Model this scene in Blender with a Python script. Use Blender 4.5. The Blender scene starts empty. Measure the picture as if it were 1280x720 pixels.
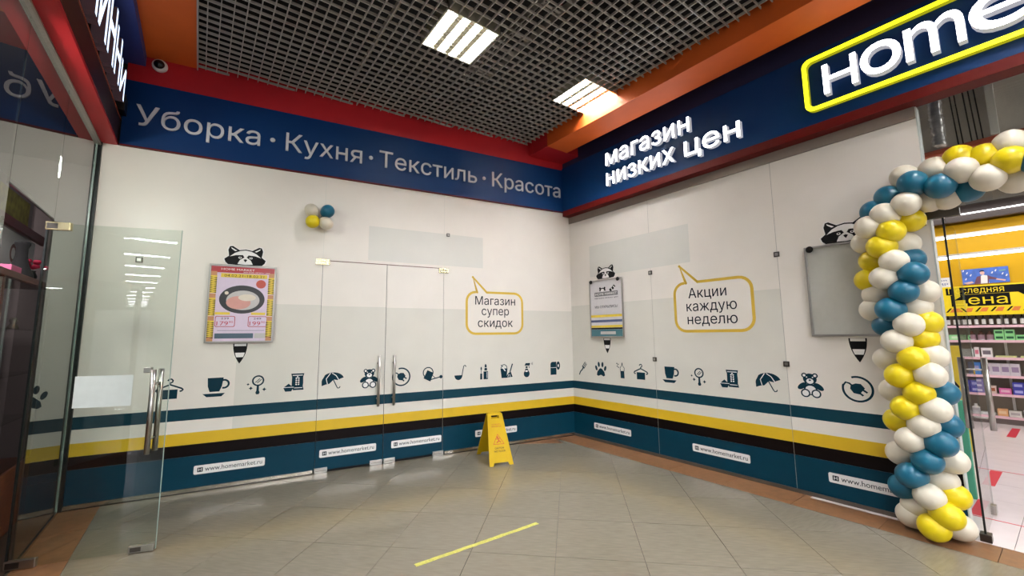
import bpy, bmesh, math, random
from mathutils import Vector, Matrix
from mathutils.geometry import delaunay_2d_cdt
random.seed(7)
sc = bpy.context.scene
COL = sc.collection

# ------------------------------------------------------------------ camera
cd = bpy.data.cameras.new('camera'); cam = bpy.data.objects.new('camera', cd); COL.objects.link(cam)
cd.sensor_width = 36; cd.sensor_fit = 'HORIZONTAL'; cd.lens = 524.572*36/1280
cd.shift_y = -0.00337; cd.clip_start = 0.05; cd.clip_end = 120
cam.matrix_world = Matrix(((0.88214522, -0.04669516, -0.46865698, -3.8814526),
                           (-0.47085681, -0.10996319, -0.87532963, -5.3052683),
                           (-0.01066136, 0.99283818, -0.11899023, 1.5),
                           (0, 0, 0, 1)))
sc.camera = cam
# ------------------------------------------------------------------ world, exposure
w = bpy.data.worlds.new('world'); sc.world = w; w.use_nodes = True
bg = w.node_tree.nodes['Background']; bg.inputs[0].default_value = (.76, .76, .78, 1); bg.inputs[1].default_value = 0.74
sc.view_settings.view_transform = 'Standard'; sc.view_settings.look = 'None'
sc.view_settings.gamma = 1; sc.view_settings.use_curve_mapping = False
sc.view_settings.exposure = 0.46
PANEL_W = 218        # emission of ceiling tubes
HALL_W = 70         # emission of the further hall panels
SHOP_W = 52         # watts of the unseen fill lights added inside the shop

# ------------------------------------------------------------------ frames of the walls
ROT_B = math.radians(-81.476); ROT_L = math.radians(98.524)
ORG_L = (-5.575, 0, 0)
def Bpt(t, off, z=0):      # point by distance along the right wall, distance in front of it
    return Vector((.1482189*t - .98895458*off, -.98895458*t - .1482189*off, z))

# ------------------------------------------------------------------ materials
def lin(c):
    return tuple((x/12.92 if x <= .04045 else ((x+.055)/1.055)**2.4) for x in c)
MATS = {}
def mat(name, rgb, rough=.5, metal=0, emit=0, ecol=None, noise=0, nscale=20, trans=0, ior=1.45, coat=0, bump=0, spec=.5, alpha=1, stretch=None):
    if name in MATS: return MATS[name]
    m = bpy.data.materials.new(name); m.use_nodes = True; nt = m.node_tree; b = nt.nodes['Principled BSDF']
    c = lin([x/255 for x in rgb])
    b.inputs['Base Color'].default_value = (*c, 1)
    b.inputs['Roughness'].default_value = rough; b.inputs['Metallic'].default_value = metal
    b.inputs['IOR'].default_value = ior; b.inputs['Transmission Weight'].default_value = trans
    b.inputs['Coat Weight'].default_value = coat; b.inputs['Coat Roughness'].default_value = .06
    b.inputs['Specular IOR Level'].default_value = spec
    if emit:
        e = lin([x/255 for x in (ecol or rgb)])
        b.inputs['Emission Color'].default_value = (*e, 1); b.inputs['Emission Strength'].default_value = emit
    tc = nt.nodes.new('ShaderNodeTexCoord')
    n = nt.nodes.new('ShaderNodeTexNoise'); n.inputs['Scale'].default_value = nscale; n.inputs['Detail'].default_value = 6
    if stretch:
        mp = nt.nodes.new('ShaderNodeMapping'); mp.inputs['Scale'].default_value = stretch
        nt.links.new(tc.outputs['Object'], mp.inputs[0]); nt.links.new(mp.outputs[0], n.inputs[0])
    else:
        nt.links.new(tc.outputs['Object'], n.inputs[0])
    k = noise if noise else .03
    r = nt.nodes.new('ShaderNodeValToRGB')
    r.color_ramp.elements[0].position = .3; r.color_ramp.elements[1].position = .7
    r.color_ramp.elements[0].color = (*[max(0, x*(1-k)) for x in c], 1)
    r.color_ramp.elements[1].color = (*[min(1, x*(1+k)) for x in c], 1)
    nt.links.new(n.outputs[0], r.inputs[0]); nt.links.new(r.outputs[0], b.inputs['Base Color'])
    if bump:
        bp = nt.nodes.new('ShaderNodeBump'); bp.inputs['Strength'].default_value = bump; bp.inputs['Distance'].default_value = .01
        nt.links.new(n.outputs[0], bp.inputs['Height']); nt.links.new(bp.outputs[0], b.inputs['Normal'])
    MATS[name] = m
    return m
def glass_mat(name, tint, rough=0.0):
    m = bpy.data.materials.new(name); m.use_nodes = True; nt = m.node_tree; nt.nodes.clear()
    o = nt.nodes.new('ShaderNodeOutputMaterial'); g = nt.nodes.new('ShaderNodeBsdfGlass')
    g.inputs['IOR'].default_value = 1.5; g.inputs['Roughness'].default_value = rough
    tr = nt.nodes.new('ShaderNodeBsdfTransparent'); gl = nt.nodes.new('ShaderNodeBsdfGlossy')
    gl.inputs['Roughness'].default_value = rough
    c = lin([x/255 for x in tint]); tr.inputs['Color'].default_value = (*c, 1)
    fr = nt.nodes.new('ShaderNodeFresnel'); fr.inputs['IOR'].default_value = 1.5
    # a pane reflects at both faces: R = 2F/(1+F), all of it given by the face towards the viewer
    def mth(op, a_, b_):
        n = nt.nodes.new('ShaderNodeMath'); n.operation = op
        for k, v_ in enumerate((a_, b_)):
            if isinstance(v_, (int, float)): n.inputs[k].default_value = v_
            else: nt.links.new(v_, n.inputs[k])
        return n.outputs[0]
    geo = nt.nodes.new('ShaderNodeNewGeometry')
    R_ = mth('DIVIDE', mth('MULTIPLY', fr.outputs[0], 2.0), mth('ADD', fr.outputs[0], 1.0))
    R_ = mth('MULTIPLY', R_, mth('SUBTRACT', 1.0, geo.outputs['Backfacing']))
    mx = nt.nodes.new('ShaderNodeMixShader'); nt.nodes.remove(g)
    nt.links.new(R_, mx.inputs[0]); nt.links.new(tr.outputs[0], mx.inputs[1]); nt.links.new(gl.outputs[0], mx.inputs[2])
    nt.links.new(mx.outputs[0], o.inputs['Surface']); MATS[name] = m
    return m
film = mat('white_film', (228, 221, 212), .34, noise=.02, nscale=3, spec=.35)
film2 = mat('grey_film', (213, 209, 199), .36, noise=.02, nscale=3, spec=.35)
film3 = mat('film_overlap', (214, 211, 203), .34, noise=.02, nscale=3, spec=.35)
teal = mat('teal_vinyl', (12, 56, 70), .42, noise=.04, nscale=8, spec=.2)
tealbase = mat('teal_base_vinyl', (2, 52, 70), .42, noise=.05, nscale=8, spec=.2)
yelv = mat('yellow_vinyl', (214, 176, 36), .4, noise=.03, nscale=8)
blackv = mat('black_vinyl', (14, 5, 5), .5, spec=.15)
ink = mat('dark_teal_ink', (8, 46, 60), .5, spec=.15)
blk = mat('black_ink', (10, 10, 12), .5, spec=.2)
wht = mat('white_ink', (232, 229, 226), .5)
inkd = mat('dark_navy_ink', (10, 20, 34), .5, spec=.2)
gold = mat('bubble_yellow', (214, 178, 66), .4)
steel = mat('brushed_steel', (176, 172, 166), .28, metal=1, noise=.08, nscale=60, stretch=(1, 1, 12))
steeld = mat('dark_steel', (92, 88, 84), .35, metal=1)
alu = mat('aluminium_sill', (190, 182, 170), .22, metal=1, noise=.1, nscale=9)
brass = mat('pale_brass', (190, 178, 140), .25, metal=1)
dark = mat('dark_backing', (22, 20, 20), .7)
navy = mat('navy_panel', (6, 48, 98), .45, noise=.05, nscale=3, spec=.2)
navyd = mat('dark_navy_paint', (34, 32, 66), .55)
bluep = mat('blue_paint', (46, 60, 130), .55)
red = mat('red_paint', (176, 24, 34), .5, noise=.04, nscale=5)
redd = mat('dark_red_trim', (92, 14, 12), .5, spec=.2)
orange = mat('orange_paint', (206, 92, 28), .6, noise=.04, nscale=6)
gridm = mat('grid_grey', (176, 170, 164), .36, metal=.2)
void = mat('ceiling_void', (34, 32, 31), .9)
duct = mat('duct_foil', (196, 190, 184), .35, metal=.5, noise=.3, nscale=14, bump=.6)
tubem = mat('lamp_tube', (255, 252, 240), .5, emit=PANEL_W, ecol=(246, 248, 253))
hallm = mat('hall_lamp', (255, 252, 240), .5, emit=HALL_W, ecol=(246, 248, 253))
louv = mat('lamp_louvre', (206, 202, 184), .3, metal=.6)
letw = mat('matt_white_letter', (206, 204, 208), .45)
letlit = mat('lit_white_letter', (255, 255, 255), .5, emit=5.5, ecol=(250, 250, 255))
letside = mat('letter_side', (176, 176, 178), .5, emit=.25, ecol=(240, 240, 250))
neon = mat('neon_yellow', (240, 240, 60), .5, emit=2.2, ecol=(236, 240, 20))
neonside = mat('neon_side', (190, 186, 30), .5, emit=.25, ecol=(220, 220, 20))
tile = mat('floor_tile', (120, 112, 97), .2, noise=.10, nscale=9, coat=.25, stretch=(1, 6, 1))
grout = mat('grout', (92, 84, 74), .8)
brown = mat('brown_tile', (128, 90, 60), .3, noise=.18, nscale=16)
shoptile = mat('shop_tile', (226, 214, 214), .16, noise=.03, nscale=6)
redtape = mat('red_tape', (206, 44, 64), .5)
oldtape = mat('worn_yellow_tape', (186, 180, 84), .55, noise=.25, nscale=60)
signy = mat('sign_yellow', (192, 158, 8), .45, noise=.02, spec=.25)
bw = mat('white_latex', (208, 199, 180), .36, noise=.02, coat=.08)
by = mat('yellow_latex', (216, 192, 12), .36, noise=.03, coat=.08)
bt = mat('teal_latex', (10, 90, 116), .36, noise=.03, coat=.08)
wood = mat('dark_red_wood', (92, 44, 30), .4, noise=.3, nscale=8, stretch=(1, 1, 8))
woodb = mat('brown_wood', (110, 58, 34), .4, noise=.25, nscale=8, stretch=(1, 1, 8))
paper = mat('paper', (196, 204, 200), .6)
plastic_w = mat('white_plastic', (216, 212, 206), .35)
plastic_d = mat('smoked_plastic', (20, 20, 22), .12)
glassL = glass_mat('partition_glass', (232, 238, 234))
glassD = glass_mat('door_glass', (245, 249, 246))
glassC = glass_mat('clear_glass', (248, 250, 249))
glassedge = mat('glass_edge', (20, 24, 24), .3)
edgepale = mat('pale_glass_edge', (150, 168, 160), .3)

# ------------------------------------------------------------------ mesh builder
class MB:
    def __init__(s): s.v = []; s.f = []; s.m = []; s.sm = []
    def add(s, vs, fs, m=0, smooth=False):
        o = len(s.v); s.v += [tuple(v) for v in vs]
        for f in fs: s.f.append([o+i for i in f]); s.m.append(m); s.sm.append(smooth)
        return s
    def box(s, x0, x1, y0, y1, z0, z1, m=0):
        vs = [(x0,y0,z0),(x1,y0,z0),(x1,y1,z0),(x0,y1,z0),(x0,y0,z1),(x1,y0,z1),(x1,y1,z1),(x0,y1,z1)]
        return s.add(vs, [(0,3,2,1),(4,5,6,7),(0,1,5,4),(1,2,6,5),(2,3,7,6),(3,0,4,7)], m)
    def bbox(s, x0, x1, y0, y1, z0, z1, b=.005, m=0):      # box with chamfered edges
        bm = bmesh.new(); bmesh.ops.create_cube(bm, size=1)
        for v in bm.verts:
            v.co = Vector(((x0+x1)/2+v.co.x*(x1-x0), (y0+y1)/2+v.co.y*(y1-y0), (z0+z1)/2+v.co.z*(z1-z0)))
        bmesh.ops.bevel(bm, geom=bm.edges[:], offset=b, segments=2, affect='EDGES', profile=.5)
        bm.verts.index_update(); s.add([v.co for v in bm.verts], [[v.index for v in f.verts] for f in bm.faces], m); bm.free()
        return s
    def prism(s, pts, y0, y1, m=0):                         # outline in XZ, thickness y0 (front) .. y1
        a = sum(pts[i][0]*pts[(i+1) % len(pts)][1]-pts[(i+1) % len(pts)][0]*pts[i][1] for i in range(len(pts)))
        if a < 0: pts = pts[::-1]
        n = len(pts)
        vs = [(x, y0, z) for x, z in pts]+[(x, y1, z) for x, z in pts]
        fs = [list(range(n)), list(range(2*n-1, n-1, -1))]+[(i, n+i, n+(i+1) % n, (i+1) % n) for i in range(n)]
        return s.add(vs, fs, m)
    def slab(s, pts, z0, z1, m=0):                          # outline in XY, thickness z0..z1
        a = sum(pts[i][0]*pts[(i+1) % len(pts)][1]-pts[(i+1) % len(pts)][0]*pts[i][1] for i in range(len(pts)))
        if a < 0: pts = pts[::-1]
        n = len(pts)
        vs = [(x, y, z1) for x, y in pts]+[(x, y, z0) for x, y in pts]
        fs = [list(range(n)), list(range(2*n-1, n-1, -1))]+[(i, n+i, n+(i+1) % n, (i+1) % n) for i in range(n)]
        return s.add(vs, fs, m)
    def tube(s, pts, r, n=8, m=0, cap=True):
        pts = [Vector(p) for p in pts]; rs = r if isinstance(r, (list, tuple)) else [r]*len(pts)
        rings = []
        up = None
        for i, p in enumerate(pts):
            d = (pts[min(i+1, len(pts)-1)]-pts[max(i-1, 0)]).normalized()
            if up is None: up = d.orthogonal().normalized()
            up = (up-d*up.dot(d)).normalized(); sd = d.cross(up)
            rings.append([p+(up*math.cos(2*math.pi*k/n)+sd*math.sin(2*math.pi*k/n))*rs[i] for k in range(n)])
        vs = [v for rg in rings for v in rg]; fs = []
        for i in range(len(pts)-1):
            for k in range(n): fs.append((i*n+k, i*n+(k+1) % n, (i+1)*n+(k+1) % n, (i+1)*n+k))
        if cap: fs += [list(range(n-1, -1, -1)), list(range((len(pts)-1)*n, len(pts)*n))]
        return s.add(vs, fs, m, True)
    def lathe(s, prof, n=20, m=0, o=(0, 0, 0)):
        vs = []; fs = []
        for r, z in prof:
            for k in range(n):
                a = 2*math.pi*k/n; vs.append((o[0]+r*math.cos(a), o[1]+r*math.sin(a), o[2]+z))
        for i in range(len(prof)-1):
            for k in range(n): fs.append((i*n+k, i*n+(k+1) % n, (i+1)*n+(k+1) % n, (i+1)*n+k))
        return s.add(vs, fs, m, True)
    # flat decal shapes: centimetres in the wall plane, at layer L in front of y=0
    LAY = .0007
    def y(s, L): return -.0012-s.LAY*L
    def P(s, pts, L=0, m=0):
        return s.prism([(x/100, z/100) for x, z in pts], s.y(L), s.y(L)+s.LAY*.9, m)
    def C(s, x, z, r, L=0, m=0, rz=None, n=22, rot=0, a0=0, a1=360):
        rz = rz or r; c, q = math.cos(math.radians(rot)), math.sin(math.radians(rot)); pts = []
        for k in range(n if a1-a0 == 360 else n+1):
            a = math.radians(a0+(a1-a0)*k/n); u, v = r*math.cos(a), rz*math.sin(a); pts.append((x+u*c-v*q, z+u*q+v*c))
        return s.P(pts, L, m)
    def R(s, x, z, r, wd, L=0, m=0, rz=None, a0=0, a1=360, n=26, rot=0):   # ring / arc stroke
        rz = rz or r; c, q = math.cos(math.radians(rot)), math.sin(math.radians(rot)); pts = []
        for k in range(n+1):
            a = math.radians(a0+(a1-a0)*k/n); u, v = r*math.cos(a), rz*math.sin(a); pts.append((x+u*c-v*q, z+u*q+v*c))
        return s.S(pts, wd, L, m, a1-a0 == 360)
    def S(s, pts, wd, L=0, m=0, closed=False):               # stroke of width wd
        n = len(pts); L0 = []; R0 = []
        for i in range(n):
            if closed: a, b = pts[(i-1) % (n-1)] if i in (0, n-1) else pts[i-1], pts[1] if i in (0, n-1) else pts[i+1]
            else: a, b = pts[max(i-1, 0)], pts[min(i+1, n-1)]
            if closed and i in (0, n-1): a = pts[n-2]
            dx, dz = b[0]-a[0], b[1]-a[1]; l = math.hypot(dx, dz) or 1
            nx, nz = -dz/l*wd/2, dx/l*wd/2
            L0.append((pts[i][0]+nx, pts[i][1]+nz)); R0.append((pts[i][0]-nx, pts[i][1]-nz))
        for i in range(n-1): s.P([L0[i], L0[i+1], R0[i+1], R0[i]], L, m)
        return s
    def build(s, name, mats, parent=None, loc=None, rz=None, label=None, cat=None, group=None, kind=None):
        me = bpy.data.meshes.new(name); me.from_pydata(s.v, [], s.f)
        if not isinstance(mats, (list, tuple)): mats = [mats]
        for m in mats: me.materials.append(m)
        for p, mi, sm in zip(me.polygons, s.m, s.sm): p.material_index = mi; p.use_smooth = sm
        me.update()
        return link(name, me, parent, loc, rz, label, cat, group, kind)
def link(name, me, parent=None, loc=None, rz=None, label=None, cat=None, group=None, kind=None):
    o = bpy.data.objects.new(name, me); COL.objects.link(o)
    if parent: o.parent = parent
    if loc is not None: o.location = loc
    if rz is not None: o.rotation_euler = (0, 0, rz)
    for k, v in (('label', label), ('category', cat), ('group', group), ('kind', kind)):
        if v: o[k] = v
    return o
def empty(name, loc=(0, 0, 0), rz=0, **k): return link(name, None, None, loc, rz, **k)
def copy_tree(o, parent=None, **k):
    c = o.copy(); COL.objects.link(c); c.parent = parent
    for ch in list(o.children): copy_tree(ch, c)
    for a, b in k.items(): c[a] = b
    return c

# ------------------------------------------------------------------ lettering
_tc = {}
def raw_text(s, bold=0.0, res=3):
    key = (s, bold)
    if key in _tc: return _tc[key]
    cu = bpy.data.curves.new('txt', 'FONT'); cu.body = s; cu.size = 1; cu.offset = bold; cu.resolution_u = res
    cu.space_line = 1
    cu.fill_mode = 'NONE'
    ob = bpy.data.objects.new('txt', cu); COL.objects.link(ob)
    dg = bpy.context.evaluated_depsgraph_get(); me = bpy.data.meshes.new_from_object(ob.evaluated_get(dg))
    bpy.data.objects.remove(ob)
    pts = [Vector((v.co.x, v.co.y)) for v in me.vertices]; nx = {}
    for e in me.edges: nx.setdefault(e.vertices[0], []).append(e.vertices[1]); nx.setdefault(e.vertices[1], []).append(e.vertices[0])
    loops = []; seen = set()
    for i in range(len(pts)):            # the curve points of a contour are consecutive
        if i in seen or i not in nx: continue
        lp = [i]; seen.add(i); prev = None; cur = i
        nxt = [k for k in nx[i] if k == i+1] or nx[i]
        cur = nxt[0]
        while cur not in seen:
            seen.add(cur); lp.append(cur); c2 = [k for k in nx[cur] if k not in seen]
            if not c2: break
            cur = c2[0]
        if len(lp) > 2: loops.append([pts[k] for k in lp])
    ov, oe, of, *_ = delaunay_2d_cdt([p for l in loops for p in l], [], [list(range(sum(len(q) for q in loops[:k]), sum(len(q) for q in loops[:k])+len(l))) for k, l in enumerate(loops)], 0, 1e-6)
    def wind(c):
        n = 0
        for l in loops:
            for p, q in zip(l, l[1:]+l[:1]):
                if (p.y <= c.y) != (q.y <= c.y):
                    x = p.x+(c.y-p.y)/(q.y-p.y)*(q.x-p.x)
                    if x > c.x: n += 1 if q.y > p.y else -1
        return n
    fs = []
    for f in of:
        f = list(f); c = sum((ov[i] for i in f), Vector((0, 0)))/len(f)
        if wind(c) != 0: fs.append(f)
    vs = [(v.x, v.y) for v in ov]
    _tc[key] = (vs, fs); return _tc[key]
CAP = max(v[1] for v in raw_text('Н')[0])
XH = max(v[1] for v in raw_text('н')[0])
def islands(vs, fs):
    par = list(range(len(vs)))
    def f(a):
        while par[a] != a: par[a] = par[par[a]]; a = par[a]
        return a
    pos = {}
    for i, v in enumerate(vs):
        k = (round(v[0], 5), round(v[1], 5))
        if k in pos: par[f(i)] = f(pos[k])
        else: pos[k] = i
    for fc in fs:
        for i in fc[1:]: par[f(i)] = f(fc[0])
    g = {}
    for fc in fs: g.setdefault(f(fc[0]), []).append(fc)
    out = [[min(vs[i][0] for fc in q for i in fc), max(vs[i][0] for fc in q for i in fc), q] for q in g.values()]
    out.sort(key=lambda q: q[0]); res = []
    for q in out:
        if res and (min(res[-1][1], q[1])-max(res[-1][0], q[0])) > .35*min(res[-1][1]-res[-1][0], q[1]-q[0]):
            res[-1][1] = max(res[-1][1], q[1]); res[-1][0] = min(res[-1][0], q[0]); res[-1][2] = res[-1][2]+q[2]
        else: res.append(q)
    return [q[2] for q in res]
def extrude_faces(mb, vs, fs, fx, fz, y0, y1, m=0, ms=None):
    used = {}; front = []
    key = {}
    for fc in fs:
        for i in fc:
            k = (round(vs[i][0], 5), round(vs[i][1], 5))
            if k not in key: key[k] = len(front); front.append((fx(vs[i][0]), fz(vs[i][1])))
            used[i] = key[k]
    n = len(front); o = len(mb.v)
    mb.v += [(x, y0, z) for x, z in front]+[(x, y1, z) for x, z in front]
    ec = {}
    for fc in fs:
        q = [used[i] for i in fc]
        if len(set(q)) < 3: continue
        mb.f.append([o+i for i in q]); mb.m.append(m); mb.sm.append(False)
        for a, b in zip(q, q[1:]+q[:1]): ec[(a, b)] = ec.get((a, b), 0)+1
    for (a, b) in ec:
        if (b, a) not in ec: mb.f.append([o+a, o+n+a, o+n+b, o+b]); mb.m.append(m if ms is None else ms); mb.sm.append(False)
def text_fit(mb, s, x0, x1, zb, h, y0, y1, m=0, bold=0, ref='cap', ms=None, center=False):
    """write s between x0 and x1 on baseline zb, capital (or x) height h"""
    vs, fs = raw_text(s, bold); a = min(v[0] for v in vs); b = max(v[0] for v in vs)
    k = (x1-x0)/(b-a); kz = h/(CAP if ref == 'cap' else XH)
    extrude_faces(mb, vs, fs, lambda x: x0+(x-a)*k, lambda z: zb+z*kz, y0, y1, m, ms)
def text_parts(parent, s, x0, x1, zb, h, y0, y1, mats, bold=0, ref='cap', ms=None, name='letter'):
    vs, fs = raw_text(s, bold); a = min(v[0] for v in vs); b = max(v[0] for v in vs)
    k = (x1-x0)/(b-a); kz = h/(CAP if ref == 'cap' else XH)
    for isl in islands(vs, fs):
        mb = MB(); extrude_faces(mb, vs, isl, lambda x: x0+(x-a)*k, lambda z: zb+z*kz, y0, y1, 0, ms)
        mb.build(name, mats, parent)

# ================================================================== FLOOR
def clip(poly, n, d):          # keep n.p <= d
    out = []
    for i in range(len(poly)):
        a, b = poly[i], poly[(i+1) % len(poly)]
        da, db = n[0]*a[0]+n[1]*a[1]-d, n[0]*b[0]+n[1]*b[1]-d
        if da <= 0: out.append(a)
        if da*db < 0:
            t = da/(da-db); out.append((a[0]+(b[0]-a[0])*t, a[1]+(b[1]-a[1])*t))
    return out
NB = (.98895458, .1482189)
fl = MB().slab([(-14, -34), (9, -34), (9, 6), (-14, 6)], -.1, -.012).build('floor', grout, kind='structure')
PHI = .9439; cP, sP = math.cos(PHI), math.sin(PHI); D1, D2 = .5903, .5974; O1, O2 = -.758, -3.5157
halfplanes = [((0, 1), 0.0), (NB, -.367), ((-NB[0], -NB[1]), 5.513-.275), ((0, -1), 8.0)]
def area(p): return abs(sum(p[i][0]*p[(i+1) % len(p)][1]-p[(i+1) % len(p)][0]*p[i][1] for i in range(len(p))))/2 if len(p) > 2 else 0
whole = None
g = .0016
for i in range(-18, 16):
    for j in range(-16, 14):
        s0, s1 = O1+i*D1+g, O1+(i+1)*D1-g; r0, r1 = O2+j*D2+g, O2+(j+1)*D2-g
        # N1=(sP,-cP) measures s ; N2=(cP,sP) measures r
        P0 = lambda s_, r_: (sP*s_+cP*r_, -cP*s_+sP*r_)
        q = [P0(s0, r0), P0(s1, r0), P0(s1, r1), P0(s0, r1)]
        c = q
        for n, d in halfplanes: c = clip(c, n, d) if c else c
        if area(c) < .004: continue
        if area(c) > .999*area(q):
            if whole is None:
                hw, hh = (s1-s0)/2, (r1-r0)/2; m_ = MB(); m_.box(-hw, hw, -hh, hh, -.012, 0)
                o = m_.build('floor_tile', tile, fl); whole = o.data
            else: o = link('floor_tile', whole, fl)
            cx, cy = P0((s0+s1)/2, (r0+r1)/2); o.location = (cx, cy, random.uniform(-.0004, .0002)); o.rotation_euler = (0, 0, PHI-math.pi/2)
        else:
            MB().slab(c, -.012, 0).build('floor_tile', tile, fl)
MB().slab([(-14, -34), (9, -34), (9, -8.003), (-14, -8.003)], -.012, 0).build('far_floor', tile, fl, label='floor of the hall behind')
# brown border tiles along the right wall and the left partition
t = 0.0
for k in range(12):
    a, b = k*.6+.002, (k+1)*.6-.002
    q = [Bpt(a, 0)[:2], Bpt(b, 0)[:2], Bpt(b, .365)[:2], Bpt(a, .365)[:2]]
    if k == 0: q = [(0, 0), Bpt(b, 0)[:2], Bpt(b, .365)[:2], (-.369, 0)]
    MB().slab([tuple(v) for v in q], -.012, .0002).build('border_tile', brown, fl, label='brown border tile')
MB().slab([(-.37, -.002), (-.42, -.29), (-1.05, -.002)], -.011, .0008).build('border_tile', brown, fl, label='brown corner wedge tile')
def Lpt(x, y): # point in the left partition's frame
    c, s = math.cos(ROT_L), math.sin(ROT_L); return (ORG_L[0]+c*x-s*y, ORG_L[1]+s*x+c*y)
for k in range(12):
    a, b = -k*.6-.002, -(k+1)*.6+.002
    q = [Lpt(a, 0), Lpt(b, 0), Lpt(b, -.273), Lpt(a, -.273)]
    if k == 0: q[3] = Lpt(-.04, -.273)
    MB().slab(q, -.012, .0002).build('border_tile', brown, fl, label='brown border tile')

# ================================================================== BACK WALL (left one in the photo)
TT, TB, YT, YB, BB = .803, .692, .5713, .4574, .3437
def stripes(par, x0, x1, zlow):
    MB().box(x0, x1, -.001, .0, TB, TT).build('stripe', teal, par, label='dark teal stripe')
    MB().box(x0, x1, -.001, .0, YB, YT).build('stripe', yelv, par, label='yellow stripe')
    MB().box(x0, x1, -.001, .0, BB, YB-.0005).build('stripe', blackv, par, label='black stripe')
    MB().box(x0, x1, -.001, .0, zlow, BB-.0005).build('stripe', tealbase, par, label='teal base band')
def panel(par, x0, x1, z0, z1, split=None, name='film_panel'):
    if split and z0 < split < z1:
        m = MB().box(x0, x1, 0, .012, split, z1, 0).box(x0, x1, 0, .012, z0, split, 1)
    else: m = MB().box(x0, x1, 0, .012, z0, z1, 0)
    o = m.build(name, [film, film2], par)
    if z0 < .1: stripes(o, x0, x1, z0)
    return o
wA = empty('wall_back', kind='structure')
MB().box(-5.575, 0, .03, .12, 0, 4.6).build('backing', dark, wA)
panel(wA, -5.575, -4.332, .045, 3.40)
panel(wA, -4.332, -3.5445, .045, 3.40, 1.865)
panel(wA, -2.0665, .0, .045, 3.40, 1.85)
panel(wA, -3.5445, -2.0665, 2.392, 3.40)
MB().box(-3.04, -1.5, -.0012, 0, 2.428, 2.86).build('film_overlap', film3, wA, label='slightly greyer rectangle of film')
for x0, x1 in ((-5.57, -3.56), (-2.045, -.01)):
    MB().box(x0, x1, -.012, .02, 0, .044).box(x0, x1, -.016, -.010, .002, .012, 1).build('sill_rail', [alu, steeld], wA, label='aluminium rail under the glass')
for x in (-3.544, -2.068):
    MB().box(x-.002, x+.002, -.0016, .001, 2.4, 3.39).build('joint', film3, wA)
MB().box(-5.578, -5.545, -.022, .0, 0, 3.40).build('corner_seal', glassedge, wA, label='black corner seal')
# double doors
def handle(par, x, z0, z1, y=0, sgn=-1, r=.015):
    m = MB(); yy = y+sgn*.055
    m.tube([(x, yy, z0), (x, yy, z1)], r, 12)
    for z in (z0+.09, z1-.09): m.tube([(x, y, z), (x, yy, z)], .008, 8); m.tube([(x, y+sgn*.001, z), (x, y+sgn*.006, z)], .016, 12)
    return m.build('handle', steel, par, label='vertical steel bar handle')
def patch(par, x0, x1, z0, z1, mt, lab):
    m = MB().bbox(x0, x1, -.016, .014, z0, z1, .003); 
    m.box(x0+.012, x1-.012, -.0175, -.016, (z0+z1)/2-.002, (z0+z1)/2+.002, 1)
    return m.build('patch_fitting', [mt, steeld], par, label=lab)
d1 = empty('door_1', kind='structure', label='left leaf of the white closed double door with stripes')
panel(d1, -3.54, -2.811, .03, 2.384, 1.855, 'leaf'); handle(d1, -2.885, .675, 1.268)
patch(d1, -3.62, -3.47, 2.335, 2.405, brass, 'brass hinge plate'); patch(d1, -3.545, -3.41, .0, .058, steel, 'steel floor hinge plate'); patch(d1, -2.955, -2.815, .0, .058, steel, 'steel lock plate')
d2 = empty('door_2', kind='structure', label='right leaf of the white closed double door with stripes')
panel(d2, -2.805, -2.072, .03, 2.384, 1.85, 'leaf'); handle(d2, -2.703, .675, 1.268)
patch(d2, -2.14, -2.01, 2.325, 2.39, brass, 'brass hinge plate'); patch(d2, -2.80, -2.665, .0, .058, steel, 'steel lock plate'); patch(d2, -2.2, -2.06, .0, .058, steel, 'steel floor hinge plate')
MB().box(-2.8088, -2.8072, -.002, .01, 0.03, 2.38).build('edge_seal', steeld, d2)
MB().box(-3.54, -2.07, -.002, .01, 2.3852, 2.391).build('top_gap', redd, d2)
def clampsq(par, x, z, s=.03):
    MB().bbox(x-s, x+s, -.014, 0, z-s, z+s, .003).box(x-s*.55, x+s*.55, -.016, -.014, z-s*.55, z+s*.55, 1).build('glass_clamp', [steeld, steel], par, label='small square steel clamp')
clampsq(wA, -2.015, 2.848, .022); clampsq(wA, -5.19, 2.27, .026)

# ================================================================== RIGHT WALL
wB = empty('wall_right', (0, 0, 0), ROT_B, kind='structure')
MB().box(0, 4.035, .03, .10, 0, 3.33).build('backing', mat('pale_backing', (190, 190, 186), .6), wB)
panel(wB, 0.0, 1.449, .035, 3.232, 1.93); panel(wB, 1.453, 2.929, .035, 3.232, 1.93); panel(wB, 2.933, 4.043, .035, 3.232)
MB().box(.41, 2.0, -.0012, 0, 2.335, 2.80).build('film_overlap', film3, wB, label='slightly greyer rectangle of film')
MB().box(0, 4.043, -.012, .02, 0, .034).build('sill_rail', mat('dull_sill', (96, 88, 80), .4, metal=.5), wB, label='dull metal rail under the film')
MB().box(0, 4.043, -.012, .02, 3.234, 3.333).build('top_band', mat('beige_band', (150, 138, 128), .4, metal=.3), wB, label='beige band above the film')  # darker beige band between the film and the fascia
for x in (1.451, 2.931): MB().box(x-.002, x+.002, .0012, .011, .04, 3.23).build('joint', mat('joint_grey', (150, 146, 140), .6), wB, label='fine grey joint')
MB().box(4.0435, 4.052, -.002, .1, 0, 3.33).build('end_edge', mat('pale_edge', (206, 210, 206), .4), wB)
for x, z in ((1.45, 2.274), (1.452, 1.177), (2.93, 2.275), (2.933, 1.19)): clampsq(wB, x, z, .026)

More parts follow.
